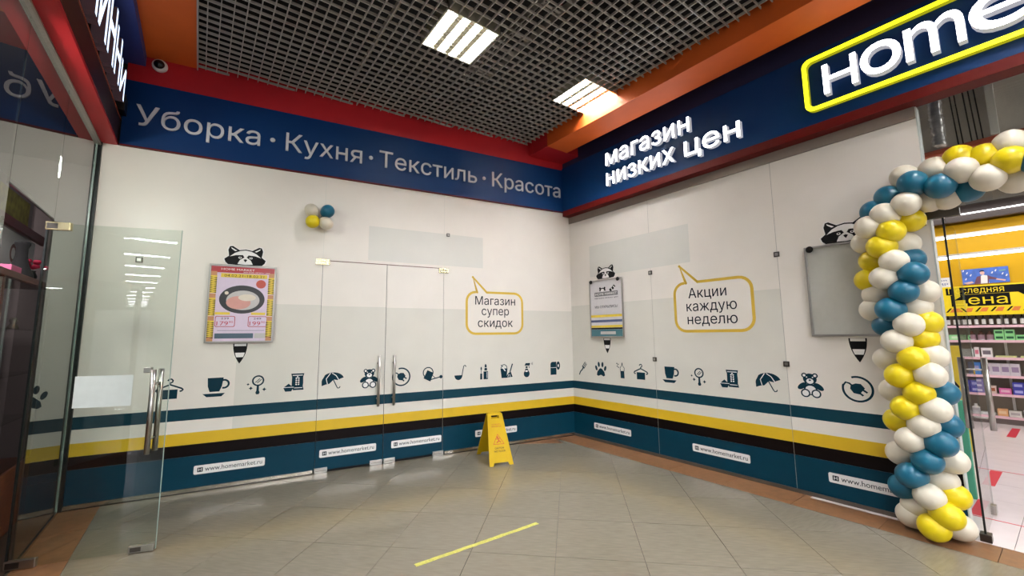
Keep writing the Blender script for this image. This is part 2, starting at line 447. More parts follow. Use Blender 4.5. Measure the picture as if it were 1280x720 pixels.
# ================================================================== ICON STICKERS
def icon_hanger(m):
    m.S([(-10, -1.5), (-10.4, -.3), (-9.6, .7), (0, 4.9), (9.6, .7), (10.4, -.3), (10, -1.5)], 1.5); m.S([(-10, -1.5), (-8, -2)], 1.5); m.S([(10, -1.5), (8, -2)], 1.5)
    m.S([(0, 4.9), (0, 6.3), (1.8, 7.2), (2.2, 8.8), (.9, 10.3), (-.9, 10), (-1.9, 8.6)], 1.3); m.P([(-6.3, 0), (6.3, 0), (6.2, -9), (-6.4, -9)])
def icon_cup(m):
    m.P([(-7.5, 9.5), (6, 9.5), (5, 1), (3, -4.5), (-5.2, -4.5), (-7, 1)]); m.R(6.7, 3, 4, 1.8, rz=4, a0=-110, a1=110)
    m.P([(-11, -6.2), (8, -6.2), (5, -9.5), (-7.5, -9.5)])
def star(m, x, z, r): m.P([(x, z+r), (x+r*.35, z+r*.35), (x+r, z), (x+r*.35, z-r*.35), (x, z-r), (x-r*.35, z-r*.35), (x-r, z), (x-r*.35, z+r*.35)])
def icon_mirror(m):
    m.R(1, 4.4, 4.9, 1.5); m.S([(-1.5, 2.5), (2.5, 6.5)], .7); m.S([(0.2, 1.9), (4, 5.6)], .7)
    m.P([(0, -.8), (2, -.8), (2.2, -6), (3, -8), (2.2, -9.8), (-.2, -9.8), (-1, -8), (-.2, -6)]); star(m, -5.3, -3.2, 2); star(m, 7, -5, 2); star(m, -8, 1, 1.4)
def icon_bag(m):
    m.P([(-3.5, 10), (9.5, 10), (8.5, 6), (8.8, 0), (8.5, -4), (9.5, -8), (-1, -8), (-2.6, -4), (-2.5, 6)])
    m.S([(-2, 8), (8, 8)], .8, 1, 1); m.S([(0, -5.6), (8, -5.6)], .7, 1, 1)
    for k in range(4):
        for sx in (-1, 1): m.C(3+sx*1.2, 4.8-k*2.2, .9, 1, 1, rz=.75, n=10, rot=40*sx)
    m.C(3, 6.3, .8, 1, 1, n=10); m.P([(-10.5, -4.8), (-5.6, -.6), (-.8, -4.8), (-2.6, -9), (-8.6, -9)], 2, 0); m.S([(-11.5, -4.6), (-.4, -4.6)], .6, 3, 1)
def icon_umbrella(m):
    pts = [(-11.5, -5.5)]
    for k in range(13):
        a = math.radians(176-k*13.2); pts.append((.2+11.6*math.cos(a)*1.03, -.5+8.6*math.sin(a)+1.2+(-1.6 if k < 3 else 0)))
    pts += [(11.6, 3), (8, 1.8), (5.6, .3), (1, 1.2), (-3.6, -3.4), (-7.5, -4)]
    m.P(pts); m.S([(-5.6, -3.6), (-7, 2.3), (-2.6, 8.6)], .8, 1, 1); m.S([(6.4, .6), (3.4, 5.6), (-1, 8.6)], .8, 1, 1)
    m.S([(.6, 1), (4.6, -7.4), (5.8, -8.8), (7.4, -8.3), (8, -6.8)], 1.0)
def icon_bear(m):
    for s in (-1, 1):
        m.C(4.4*s, 9.2, 2.3); m.C(4.4*s, 9.2, 1.2, 1, 1, n=14); m.C(6.6*s, -.8, 4.6, 0, 0, rz=2.4, rot=-38*s)
        m.C(4.3*s, -7.2, 3.9, 2); m.C(4.3*s, -7.2, 2.7, 3, 1)
    m.C(0, 6, 5.6, 0, 0, rz=5); m.C(0, -3.5, 5.4, 0, 0, rz=5.4); m.C(0, -4, 4.3, 1, 1, rz=3.8); m.C(0, 4, 2.9, 1, 1, rz=2.4); m.C(0, 4.9, 1, 2, 0, rz=.7, n=12)
    for s in (-1, 1): m.C(2.4*s, 7.6, .6, 1, 1, n=10)
def icon_plug(m):
    m.R(0, 0, 10.4, 1.7, a0=-200, a1=110, n=36); m.S([(-9.7, 3), (-8, 5.4), (-5.4, 4.6), (-3.4, 2.6)], 1.4)
    m.P([(-4.6, 3.2), (-1, 4.8), (2.6, 4.6), (5.2, 1), (1, -4.4), (-3, -3.6), (-5.2, 0)]); m.S([(3.6, -.4), (6.6, -2.6)], 1.5); m.S([(1, -3), (3.6, -5.4)], 1.5)
def icon_can(m):
    m.R(-4, 3.4, 6.4, 1.2); m.P([(-5, 6.5), (3, 2.8), (-1, -8), (-10, -3.4), (-8.6, -1)], 1); m.S([(-1, -5.6), (11, -3)], 1.3, 1); m.S([(1.6, -.4), (5.6, -4)], .8, 1)
    m.C(13, -2.6, 2.2, 1, 0, n=14)
def icon_ladle(m):
    m.C(-4.4, -2.2, 5.6, 0, 0, rz=6.2, a0=180, a1=360, n=16); m.S([(.6, -2.4), (1.8, 4), (3, 9.6), (4.6, 10.6), (6.3, 8.6)], 1.1)
def icon_lipstick(m):
    m.P([(-.8, 1), (5.8, 1), (5.8, -9.5), (-.8, -9.5)]); m.P([(.4, 2.2), (4.6, 2.2), (4.4, 5.6), (.8, 5.6)]); m.P([(.9, 6.3), (4, 6.3), (3.6, 10), (2, 11), (1, 9.4)])
    m.S([(4.4, 0), (4.4, -8)], .7, 1, 1); m.P([(-5.8, -9.5), (-2.6, -9.5), (-2.8, -1.5), (-5.6, -1.5)]); m.S([(-4.2, -1), (-4.2, 3)], .7); m.C(-4.2, 5, 1, 0, 0, rz=2.4, n=12)
def icon_bucket(m):
    m.P([(-9.4, 3.6), (1.6, 3.6), (.2, -9.4), (-7.6, -9.4)]); m.R(-3.8, 3.8, 4.6, 1, a0=0, a1=180, rz=5); m.S([(-8.6, 8), (-1.8, 0)], 1.4, 1, 1); m.S([(-8.6, 8.6), (-6, 5.4)], 1.2, 2)
    m.S([(9.6, 9.6), (5.6, -1.6)], 1.7); m.P([(3.6, -2.6), (6.8, -1.2), (9.6, -8.6), (-.6, -9.4), (1.4, -5)], 1); m.S([(3.4, -4.6), (2, -8.6)], .6, 2, 1); m.S([(5.2, -4.6), (5.8, -8.8)], .6, 2, 1)
def icon_spray(m):
    m.C(-1, -5.5, 4.8, 0, 0, rz=5); m.P([(-4.6, -4), (2.6, -4), (1, 1.6), (-3, 1.6)]); m.P([(-2.4, 2.4), (.4, 2.4), (.8, 5), (-2.8, 5)]); m.P([(-4.4, 6), (4.2, 6), (5, 9.4), (-2.6, 9.4)])
    m.S([(2.6, 6), (3.4, 2.4)], .9); m.C(-1.2, -1.8, 2.2, 1, 1, rz=1.3, n=12)
    for a in (-15, 5, 25): m.S([(7+0*a, 8+a*.03), (9.6, 8+a*.09)], .45)
def icon_roll(m):
    m.P([(-8.4, -9.4), (2, -9.4), (2, 9.4), (-5.6, 9.4), (-7.8, 8), (-8.4, 5.6)]); m.C(5.4, 3.6, 3.2, 0, 0, rz=6.2); m.C(5.4, 3.6, 1.1, 1, 1, rz=2.2, n=14); m.S([(-8, 1), (2, 1)], .6, 1, 1)
def icon_fork(m):
    m.S([(-8, -10), (-5.6, -5.4), (-1.6, -2), (.4, 1.2)], 1.8)
    for k in (-1, 0, 1):
        ox, oz = .4-.74*k*2.1, 1.2+.67*k*2.1; m.S([(ox, oz), (ox+5.6, oz+6.6)], 1.0)
    m.S([(2.4, -.6), (-1.6, 3)], 1.8)
def icon_paw(m):
    m.P([(-7.6, -8), (-5, -9.6), (0, -7.6), (5, -9.6), (7.6, -8), (6.6, -3.6), (2.8, .4), (0, 1.8), (-2.8, .4), (-6.6, -3.6)])
    for x, z, r in ((-8.2, 1.6, 20), (-3.4, 6.8, 5), (3.4, 6.8, -5), (8.2, 1.6, -20)): m.C(x, z, 1.9, 0, 0, rz=3.7, rot=r)
def icon_bottle(m):
    m.P([(-2, 0), (4.4, 0), (4.6, -9.6), (-1.8, -9.6)]); m.S([(-1.8, 0), (-2.4, 4), (1.2, 8), (4.6, 4), (4.2, 0)], .9); m.P([(.4, 8), (2, 8), (1.8, 11), (.6, 11)])
    for x, z in ((-5.4, 8.6), (-7, 6), (-5, 4.6), (-7.6, 9.6)): m.C(x, z, .9, n=8)
ICN = dict(hanger=(icon_hanger, 'hanger with towel'), cup=(icon_cup, 'cup and saucer'), mirror=(icon_mirror, 'hand mirror with stars'), bag=(icon_bag, 'grain bag and bowl'),
           umbrella=(icon_umbrella, 'open umbrella'), bear=(icon_bear, 'teddy bear'), plug=(icon_plug, 'plug in a circle'), watering_can=(icon_can, 'watering can'), ladle=(icon_ladle, 'soup ladle'),
           lipstick=(icon_lipstick, 'lipstick and brush'), bucket=(icon_bucket, 'bucket and broom'), spray=(icon_spray, 'spray bottle'), paper_roll=(icon_roll, 'paper roll'),
           fork=(icon_fork, 'fork'), paw=(icon_paw, 'paw print'), bottle=(icon_bottle, 'bottle with drops'))
def icons(par, lst):
    for k, x in lst:
        f, lab = ICN[k]; m = MB(); f(m)
        m.build(k+'_sticker', [ink, wht], par, (x, 0, 1.0), label='dark teal %s sticker' % lab)
icons(wA, [('paw', -5.33), ('hanger', -4.868), ('cup', -4.492), ('mirror', -4.134), ('bag', -3.779), ('umbrella', -3.387), ('watering_can', -2.226),
           ('ladle', -1.812), ('lipstick', -1.487), ('bucket', -1.144), ('spray', -.808), ('paper_roll', -.326)])
icons(d1, [('bear', -2.985)]); icons(d2, [('plug', -2.605)])
icons(wB, [('fork', .212), ('paw', .554), ('bottle', .921), ('hanger', 1.23), ('cup', 1.655), ('mirror', 2.013), ('bag', 2.367), ('umbrella', 2.749), ('bear', 3.115), ('plug', 3.468)])

def rrect(x0, x1, z0, z1, r, n=5):
    pts = []
    for cx, cz, a in ((x1-r, z0+r, -90), (x1-r, z1-r, 0), (x0+r, z1-r, 90), (x0+r, z0+r, 180)):
        for k in range(n+1):
            q = math.radians(a+90*k/n); pts.append((cx+r*math.cos(q), cz+r*math.sin(q)))
    return pts
def url_plate(par, x0, x1, zc=.205):
    w_ = x1-x0; o = MB().prism(rrect(0, w_, -.042, .042, .014), -.0022, -.0012).build('address_plate', wht, par, (x0, 0, zc), label='white address label with rounded corners')
    m = MB(); m.prism(rrect(.03, .075, -.021, .021, .003), -.0032, -.0022, 0); m.build('emblem', inkd, o)
    m = MB(); text_fit(m, 'н', .039, .066, -.013, .027, -.0040, -.0032, 0, .03, 'x')
    m.build('emblem_letter', wht, o)
    m = MB(); text_fit(m, 'www.homemarket.ru', .092, w_-.025, -.018, .034, -.0032, -.0022, 0, .028, 'x'); m.build('lettering', inkd, o)
for x0, x1 in ((-4.627, -4.02), (-1.617, -.989)): url_plate(wA, x0, x1)
url_plate(d1, -3.497, -2.886); url_plate(d2, -2.71, -2.085)
for x0, x1 in ((.396, 1.036), (1.892, 2.521), (3.192, 3.82)): url_plate(wB, x0, x1)

def bubble(par, x0, x1, z0, z1, tip, lines, lab):
    r = .13; pts = rrect(0, x1-x0, z0, z1, r, 6)
    # insert the tail on the top edge near the upper left corner
    tipx, tipz = tip[0]-x0, tip[1]
    out = []
    n = len(pts)
    for i, p_ in enumerate(pts):
        out.append(p_)
        if i == 13: out += [(.30, z1), (tipx, tipz), (.155, z1-.003)]
    out.append(out[0])
    m = MB(); m.S([(a*100, b*100) for a, b in out], 3.3, 1, 0, True)
    m.P([(a*100, b*100) for a, b in out[:-1]], 0, 1)
    for a, b in ((.30, z1), (tipx, tipz), (.155, z1-.003)): m.C(a*100, b*100, 1.6, 1, 0, n=10)
    o = m.build('speech_bubble', [gold, film], par, (x0, 0, 0), label=lab)
    for s, a, b, zb in lines:
        q = MB(); text_fit(q, s, a-x0, b-x0, zb, .088, -.0034, -.0026, 0, .028, 'x'); q.build('lettering', inkd, o)
bubble(wA, -1.742, -.878, 1.52, 2.09, (-1.652, 2.295), [('Магазин', -1.617, -.995, 1.918), ('супер', -1.521, -1.098, 1.775), ('скидок', -1.578, -1.037, 1.612)], 'yellow outlined speech bubble with three lines of text')
bubble(wB, 1.774, 2.667, 1.52, 2.09, (1.856, 2.30), [('Акции', 1.953, 2.40, 1.905), ('каждую', 1.921, 2.503, 1.752), ('неделю', 1.925, 2.50, 1.60)], 'yellow outlined speech bubble with three lines of text')

def raccoon(par, x, z, s=1.0):
    m = MB()
    out = [(-18, 3), (-19, 6.2), (-15, 9.5), (-16, 16), (-14.6, 20), (-12, 20.4), (-6, 16.4), (0, 17.4), (6, 16.4), (12, 20.4), (14.6, 20), (16, 16), (15, 9.5), (19, 6.2), (18, 3), (15.5, .4), (0, -.2), (-15.5, .4)]
    m.P([(a*1.07, b*1.05-.2) for a, b in out], 0, 1); m.P(out, 1, 0)
    top = [(-14.4, 8.8), (-10, 12.9), (-5, 15.4), (0, 16.2), (5, 15.4), (10, 12.9), (14.4, 8.8), (9, 10.6), (2.6, 11.2), (1, 8.6), (5, 5.6), (7, 1.2), (0, .6), (-7, 1.2), (-5, 5.6), (-1, 8.6), (-2.6, 11.2), (-9, 10.6)]
    m.P(top, 2, 1); m.P([(-1.8, 6), (0, 6.8), (1.8, 6), (0, 3.2)], 3, 0)
    for sg in (-1, 1):
        m.C(5*sg, 8.2, 1.5, 2, 1, rz=1.1, n=14); m.C(5*sg, 8.4, .7, 3, 0, n=10)
        m.P([(sg*13.6, 19), (sg*8, 15.6), (sg*9.8, 15), (sg*13, 17.4)], 2, 1)
    if s != 1: m.v = [(a*s, b, c*s) for a, b, c in m.v]
    m.build('animal_sticker', [blk, wht], par, (x, 0, z), label='black and white raccoon face sticker peeking over the board')
def tail(par, x, z, wd=11.5, h=21):
    m = MB()
    def shp(k, top, bot):   # outline between heights
        pts = []; N = 8
        hw = lambda q: wd/2*k*(1-(q**2.2))
        for i in range(N+1): q = top+(bot-top)*i/N; pts.append((hw(q), -h*q))
        for i in range(N, -1, -1): q = top+(bot-top)*i/N; pts.append((-hw(q)-.01, -h*q))
        return pts
    m.P(shp(1.12, 0, 1.0), 0, 0)
    for a, b, c in ((0, .13, 1), (.45, .68, 1)): m.P(shp(.92, a+.01, b), 1, 1)
    m.build('tail_sticker', [blk, wht], par, (x, 0, z), label='striped raccoon tail sticker below the board')
raccoon(wA, -4.31, 2.275); tail(wA, -4.305, 1.44)
raccoon(wB, .705, 2.285, .92); tail(wB, .69, 1.44)
raccoon(wB, 3.50, 2.30); tail(wB, 3.505, 1.44)

# ================================================================== POSTERS (things)
def poster_frame(root, w_, h_, fm, t=.018, d=.014):
    for nm, b in (('frame_rail', (-w_/2, w_/2, h_-t, h_)), ('frame_rail', (-w_/2, w_/2, 0, t)), ('frame_rail', (-w_/2, -w_/2+t, t, h_-t)), ('frame_rail', (w_/2-t, w_/2, t, h_-t))):
        MB().bbox(b[0], b[1], -d, 0, b[2], b[3], .003).build(nm, fm, root)
framem = mat('silver_frame', (170, 166, 160), .3, metal=.8)
lil = mat('lilac_print', (214, 196, 216), .25, coat=.6)
redp = mat('red_print', (176, 62, 66), .25, coat=.6); yp = mat('yellow_print', (226, 196, 70), .25, coat=.6); panb = mat('pan_black', (40, 40, 44), .3, coat=.5)
pinkp = mat('pink_print', (206, 150, 140), .25, coat=.6); tanp = mat('tan_print', (196, 140, 96), .25, coat=.6); tealp = mat('slate_print', (70, 92, 108), .3, coat=.5); redi = mat('price_red', (176, 40, 60), .4)
gp = mat('grey_print', (190, 186, 184), .25, coat=.6)
pA = empty('sale_poster', (-4.315, -.022, 1.449), 0, label='framed sale poster with frying pan and prices on the back wall', cat='poster')
poster_frame(pA, .61, .822, framem)
q = MB().box(-.295, .295, -.006, 0, .015, .807, 0).build('print', lil, pA, label='lilac printed sheet')
def pr(m): # print layer heights for 1 mm steps
    return m
def PL(L): return -.0066-.0006*L
m = MB(); m.box(-.29, .29, PL(1), -.006, .735, .80); m.build('header', redp, q)
m = MB(); text_fit(m, 'HOME MARKET', -.20, .10, .762, .022, PL(2), PL(1), 0, .02); text_fit(m, 'магазин низких цен', .0, .24, .742, .010, PL(2), PL(1), 0, 0, 'x'); m.build('header_lettering', wht, q)
m = MB(); m.box(-.20, .22, PL(1), -.006, .685, .728); m.build('date_bar', yp, q)
m = MB(); text_fit(m, '04.02.21-18.02.21', -.17, .19, .692, .028, PL(2), PL(1), 0, .03); m.build('date_lettering', blk, q)
m = MB()
for sx in (-1, 1):
    for k in range(3): MB().box(sx*.262-.03, sx*.262+.03, PL(1), -.006, .70-k*.235-.235+.05, .70-k*.235).build('side_band', yp, q)
m = MB()
for sx in (-1, 1):
    for k in range(3):
        for j in range(9):
            z0 = .70-k*.235-.012-j*.019; x0 = sx*.262
            m.prism([(x0-.03, z0), (x0+.002, z0-.006), (x0-.03, z0-.012)], PL(2), PL(1)); m.prism([(x0+.03, z0-.006), (x0-.004, z0-.012), (x0+.03, z0-.018)], PL(2), PL(1))
m.build('tiger_stripe', blk, q, label='black tiger stripes', kind='stuff')
m = MB()
for sx in (-1, 1):
    for z in (.70, .465, .23, .018): MB().box(sx*.262-.028, sx*.262+.028, PL(1)-.0002, -.006, z-.0, z+.045).build('corner_picture', tanp, q)
m = MB(); m.C(.2, 43.5, 20.5, 0, 0, rz=15, n=40); m.C(1, 42.6, 15, 1, 1, rz=10.4, n=36); m.C(-3, 40, 11, 2, 2, rz=7, n=24); m.C(4.5, 45.5, 8, 4, 3, rz=3.6, n=24); m.C(-14, 50, 1.8, 4, 3, n=12)
m.v = [(a, b-.0058, c+.02) for a, b, c in m.v]; m.build('pan_picture', [panb, gp, pinkp, mat('shine_print', (216, 206, 190), .2)], q, label='picture of a black frying pan')
m = MB(); m.C(16.5, 62.5, 4.6, 0, 0); m.v = [(a, b-.0062, c) for a, b, c in m.v]; m.build('badge', mat('badge_red', (190, 84, 70), .4), q, label='red round badge')
MB().box(-.23, -.10, PL(1), -.006, .292, .318).build('caption_bar', yp, q); MB().box(.09, .22, PL(1), -.006, .292, .318).build('caption_bar', yp, q)
for x0, old, new in ((-.225, '239', '179'), (.065, '249', '199')):
    m = MB(); m.prism(rrect(x0, x0+.175, .165, .278, .015), PL(1), -.006, 0); m.prism(rrect(x0+.006, x0+.169, .171, .272, .012), PL(1)-.0003, PL(1), 1); m.build('price_box', [redp, lil], q)
    m = MB(); text_fit(m, new, x0+.015, x0+.115, .18, .045, PL(3), PL(2), 0, .03); text_fit(m, '90', x0+.12, x0+.158, .205, .022, PL(3), PL(2), 0, .03); m.build('price', redi, q)
    m = MB(); text_fit(m, old, x0+.05, x0+.12, .243, .022, PL(3), PL(2), 0, .02); m.build('old_price', blk, q)
m = MB(); m.box(-.20, .22, PL(1), -.006, .125, .129); m.box(-.22, .12, PL(1), -.006, .045, .098); m.build('footer', tealp, q)
m = MB(); m.box(.13, .23, PL(1), -.006, .045, .098); m.build('footer_note', gp, q)

pB = empty('opening_poster', Bpt(.712, .022, 1.449), ROT_B, label='framed white poster announcing the opening, left on the right wall', cat='poster')
poster_frame(pB, .60, .823, framem)
q = MB().box(-.29, .29, -.006, 0, .015, .807, 0).build('print', mat('white_print', (206, 202, 204), .3, coat=.4), pB, label='white printed sheet')
m = MB(); m.box(-.20, .22, PL(1), -.006, .585, .645); m.build('logo_bar', mat('logo_grey', (110, 108, 110), .4), q)
m = MB(); text_fit(m, 'HOME MARKET', -.185, .205, .60, .032, PL(2), PL(1), 0, .03); m.build('logo_lettering', wht, q)
m = MB(); m.C(-5, 66, 6, 0, 0, rz=4.4, a0=0, a1=180); m.C(-9.5, 70, 1.6, 0, 0, n=10); m.C(-1, 70, 1.6, 0, 0, n=10); m.C(-5, 67, 3, 1, 1, rz=2, n=14)
m.S([(8, 65.5), (13, 68), (17, 72)], 4); m.S([(11, 68.5), (13, 65.6)], 1.2, 1, 1); m.S([(14.6, 71.2), (16.6, 68.8)], 1.2, 1, 1)
m.v = [(a, b-.0058, c) for a, b, c in m.v]; m.build('logo_picture', [blk, wht], q, label='small black raccoon drawing')
m = MB(); text_fit(m, 'магазин низких цен', -.20, .22, .55, .014, PL(2), PL(1), 0, .01, 'x'); text_fit(m, 'МЫ ОТКРЫЛИСЬ!', -.20, .21, .415, .036, PL(2), PL(1), 0, .005); m.build('lettering', inkd, q)
for z0, z1, mt in ((.285, .32, yp), (.215, .248, mat('blue_print', (70, 84, 120), .4)), (.14, .172, yp), (.115, .138, blk), (.018, .113, mat('tealprint', (60, 106, 116), .4))):
    MB().box(-.285, .285, PL(1), -.006, z0, z1).build('printed_band', mt, q)
MB().box(-.11, .16, PL(2), PL(1), .045, .085).build('address_bar', gp, q)
for sx in (-1, 1): MB().lathe([(0, -.002), (.022, 0), (.028, .012), (.02, .024), (0, .028)], 14, 0).build('paw_clip', blk, pB, (sx*.245, -.02, .80), label='round black clip').rotation_euler = (math.pi/2, 0, 0)
pC = empty('notice_board', Bpt(3.50, .024, 1.455), ROT_B, label='empty grey framed notice board beside the balloon arch', cat='board')
poster_frame(pC, .645, .838, framem, .02, .018)
MB().box(-.305, .305, -.006, 0, .018, .82).build('panel', mat('grey_board', (226, 218, 212), .3, coat=.3), pC)
MB().box(-.304, .304, -.012, -.0105, .019, .819).build('cover', glassC, pC, label='clear plastic cover')
MB().lathe([(0, -.002), (.026, 0), (.032, .014), (.022, .026), (0, .03)], 14, 0).build('paw_clip', blk, pC, (-.27, -.024, .81), label='round black clip').rotation_euler = (math.pi/2, 0, 0)

# ================================================================== FASCIAS
tr1 = empty('trim_1', kind='structure')
MB().box(-5.42, 0, -.02, .03, 3.412, 4.092).build('fascia_board', navy, tr1)
MB().box(-5.42, 0, -.03, .03, 3.398, 3.411).build('bottom_edge', redd, tr1, label='dark edge under the navy fascia')
MB().box(-5.42, 0, -.016, .03, 4.093, 4.46).build('red_band', red, tr1, label='red band above the navy fascia')
tr2 = empty('trim_2', (0, 0, 0), ROT_B, kind='structure')
MB().box(.0, 7.5, -.13, -.03, 3.42, 4.115).build('fascia_board', navy, tr2)
MB().box(.0, 7.5, -.135, .03, 3.334, 3.4195).build('bottom_edge', redd, tr2, label='dark red edge under the navy fascia')
MB().box(.0, 7.5, -.115, -.02, 4.116, 4.46).build('upper_strip', navyd, tr2, label='dark navy strip above the fascia')
MB().box(.35, 7.5, -.74, -.35, 4.2, 4.46).build('orange_beam', orange, tr2, label='orange dropped beam')
MB().prism([(-.05, 4.2), (.349, 4.2), (.349, 4.46), (-.05, 4.46)], -.74, -.116).build('red_beam_end', red, tr2, label='red end of the beam')
tr3 = empty('trim_3', ORG_L, ROT_L, kind='structure')
MB().box(-7, .04, -.135, -.0, 3.40, 3.43).build('red_soffit', red, tr3, label='red underside of the left fascia')
MB().box(-7, .0, -.137, -.03, 3.431, 3.66).build('fascia_board', mat('dark_brown_board', (46, 26, 24), .35), tr3, label='dark brown lower fascia')
MB().box(-7, .0, -.142, -.03, 3.661, 3.672).build('trim_line', mat('copper_line', (150, 70, 50), .4), tr3)
MB().box(-7, -.02, -.12, -.03, 3.673, 4.27).build('sign_board', mat('black_board', (22, 16, 20), .9, spec=.05), tr3)
MB().box(-7, .0, -.288, .0, 4.272, 4.47).build('blue_beam', bluep, tr3, label='blue dropped strip')
MB().box(-7, .10, -.70, -.289, 4.378, 4.46).build('orange_panel', orange, tr3, label='orange ceiling panel')
MB().box(-7, .0, -.02, .02, 3.365, 3.399).box(-7, 0, -.026, -.02, 3.372, 3.378, 0).build('glass_channel', steel, tr3, label='steel channel holding the glass')

# fascia sign A : matt letters
sA = empty('department_sign', (0, -.021, 0), 0, label='row of matt white words on the navy band of the back wall', cat='sign')
for s, x0, x1 in (('Уборка', -5.32, -4.242), ('Кухня', -3.99, -3.153), ('Текстиль', -2.945, -1.604), ('Красота', -1.364, -.178)):
    text_parts(sA, s, x0, x1, 3.632, .215, -.016, 0, letw, .026)
for x in (-4.122, -3.049, -1.492): MB().lathe([(0, 0), (.024, 0), (.026, .012), (.02, .016), (0, .016)], 16).build('dot', letw, sA, (x, 0, 3.727)).rotation_euler = (math.pi/2, 0, 0)
sB = empty('lit_slogan_sign', Bpt(0, .131), ROT_B, label='two lines of lit white letters on the navy fascia', cat='sign')
text_parts(sB, 'магазин', .945, 2.20, 3.835, .175, -.06, 0, [letlit, letside], .038, 'x', ms=1)
text_parts(sB, 'низких', .945, 1.985, 3.545, .175, -.06, 0, [letlit, letside], .038, 'x', ms=1)
text_parts(sB, 'цен', 2.12, 2.755, 3.545, .175, -.06, 0, [letlit, letside], .038, 'x', ms=1)
sC = empty('lit_name_sign', Bpt(0, .131), ROT_B, label='big lit white name inside a yellow neon frame above the shop entrance', cat='sign')
for ch, x0, x1 in (('H', 3.506, 3.752), ('o', 3.775, 4.038), ('m', 4.06, 4.392), ('e', 4.414, 4.70)):
    vs, fs = raw_text(ch, .045, 5); a = min(v[0] for v in vs); b = max(v[0] for v in vs); z0 = min(v[1] for v in vs); z1 = max(v[1] for v in vs)
    mb = MB(); extrude_faces(mb, vs, fs, lambda x: x0+(x-a)*(x1-x0)/(b-a), lambda z: 3.635+(z-z0)*.275/(z1-z0), -.07, 0, 0, 1); mb.build('letter', [letlit, letside], sC)
def neon_frame(par, x0, x1, z0, z1):
    r = .07; o = rrect(x0, x1, z0, z1, r, 6); w_ = .036; i = rrect(x0+w_, x1-w_, z0+w_, z1-w_, r-w_*.6, 6); m = MB(); n = len(o)
    vs = [(x, -.05, z) for x, z in o]+[(x, -.05, z) for x, z in i]+[(x, 0, z) for x, z in o]+[(x, 0, z) for x, z in i]
    for k in range(n):
        l = (k+1) % n
        m.add([vs[k], vs[l], vs[n+l], vs[n+k]], [(0, 1, 2, 3)], 0); m.add([vs[k], vs[2*n+k], vs[2*n+l], vs[l]], [(0, 1, 2, 3)], 1); m.add([vs[n+k], vs[n+l], vs[3*n+l], vs[3*n+k]], [(0, 1, 2, 3)], 1)
    m.build('neon_frame', [neon, neonside], par, label='yellow neon outline')
neon_frame(sC, 3.345, 4.87, 3.528, 4.04)
# left shop's lit sign, seen at a grazing angle
sD = empty('left_lit_sign', (Lpt(0, -.121)[0], Lpt(0, -.121)[1], 0), ROT_L, label='cold white lit letters of the left shop, seen edge-on at top left', cat='sign')
coldlit = mat('cold_lit_letter', (225, 236, 255), .5, emit=1.3, ecol=(205, 225, 255))
coldside = mat('letter_red_side', (70, 36, 44), .8, emit=.02, ecol=(220, 190, 200), spec=.05)
x = -.40
for ch, wd, hh in (('и', .26, .30), ('н', .26, .42), ('н', .28, .5), ('и', .30, .5), ('Н', .34, .55), ('И', .34, .55)):
    vs, fs = raw_text(ch, .0); a = min(v[0] for v in vs); b = max(v[0] for v in vs); z1 = max(v[1] for v in vs)
    x0 = x-wd; mb = MB(); extrude_faces(mb, vs, fs, lambda q_: x0+(q_-a)*wd/(b-a), lambda z: 3.69+z*hh/z1, -.075, 0, 0, 1); mb.build('letter', [coldlit, coldside], sD); x -= wd+.05
MB().box(-.2, -.04, -.06, 0, 3.70, 3.86).build('end_box', steeld, sD, label='dark metal end box')

# ================================================================== LEFT GLASS PARTITION
wL = empty('wall_left', ORG_L, ROT_L, kind='structure')
MB().box(-1.135, -.03, .0, .010, .02, 3.37).build('glass_pane', glassL, wL)
MB().box(-2.05, -1.14, .0, .010, 2.372, 3.37).build('glass_pane', glassL, wL)
MB().box(-3.2, -2.055, .0, .010, .02, 3.37).build('glass_pane', glassL, wL)
MB().box(-.029, -.016, -.004, .014, .0, 3.4).build('corner_seal', glassedge, wL, label='black corner seal')
MB().box(-.055, -.031, -.0015, .0115, .02, 3.37).build('pale_strip', edgepale, wL)
MB().box(-2.05, -1.14, -.001, .011, 2.362, 2.371).build('transom_edge', glassedge, wL)
MB().box(-1.14, -.03, -.008, .018, .0, .02).build('floor_channel', alu, wL)
# open glass door of the left shop (perpendicular to it)
hx, hy = -5.438, -1.135
d3 = empty('door_3', (hx, hy, 0), math.atan2(-.134, .786), kind='structure', label='open frameless glass door at left')
MB().box(.012, .812, -.005, .005, .012, 2.335).build('glass_leaf', glassD, d3)
MB().box(.0, .0115, -.006, .006, .012, 2.335).build('hinge_edge', glassedge, d3, label='black hinge edge')
MB().box(.8125, .815, -.005, .005, .012, 2.335).build('free_edge', edgepale, d3)
for z0, z1, x0, x1 in ((2.285, 2.345, .0, .14), (.004, .06, .0, .16), (.004, .052, .66, .806)):
    MB().bbox(x0, x1, -.016, .016, z0, z1, .003).box(x0+.01, x0+(x1-x0)*.5, -.018, -.016, z0+.01, z1-.01, 1).build('patch_fitting', [brass if z0 > 1 else steel, steeld], d3)
m = MB(); m.tube([(.735, -.06, .68), (.735, -.06, 1.275)], .017, 12); m.tube([(.735, .06, .68), (.735, .06, 1.275)], .017, 12)
for z in (.78, 1.17): m.tube([(.735, -.06, z), (.735, .06, z)], .008, 8)
m.build('handle', steel, d3, label='vertical steel bar handle')
MB().bbox(.655, .70, -.02, .02, 1.25, 1.29, .004).build('lock', steel, d3)
tp = link('taped_sheet', MB().box(0, .335, -.0012, 0, 0, .22).build('tmp', paper).data, None, (hx+.258*.9858, hy-.258*.168-.0055, 1.02), math.atan2(-.134, .786), 'pale paper sheet taped on the open glass door', 'paper')
bpy.data.objects.remove(bpy.data.objects['tmp'])

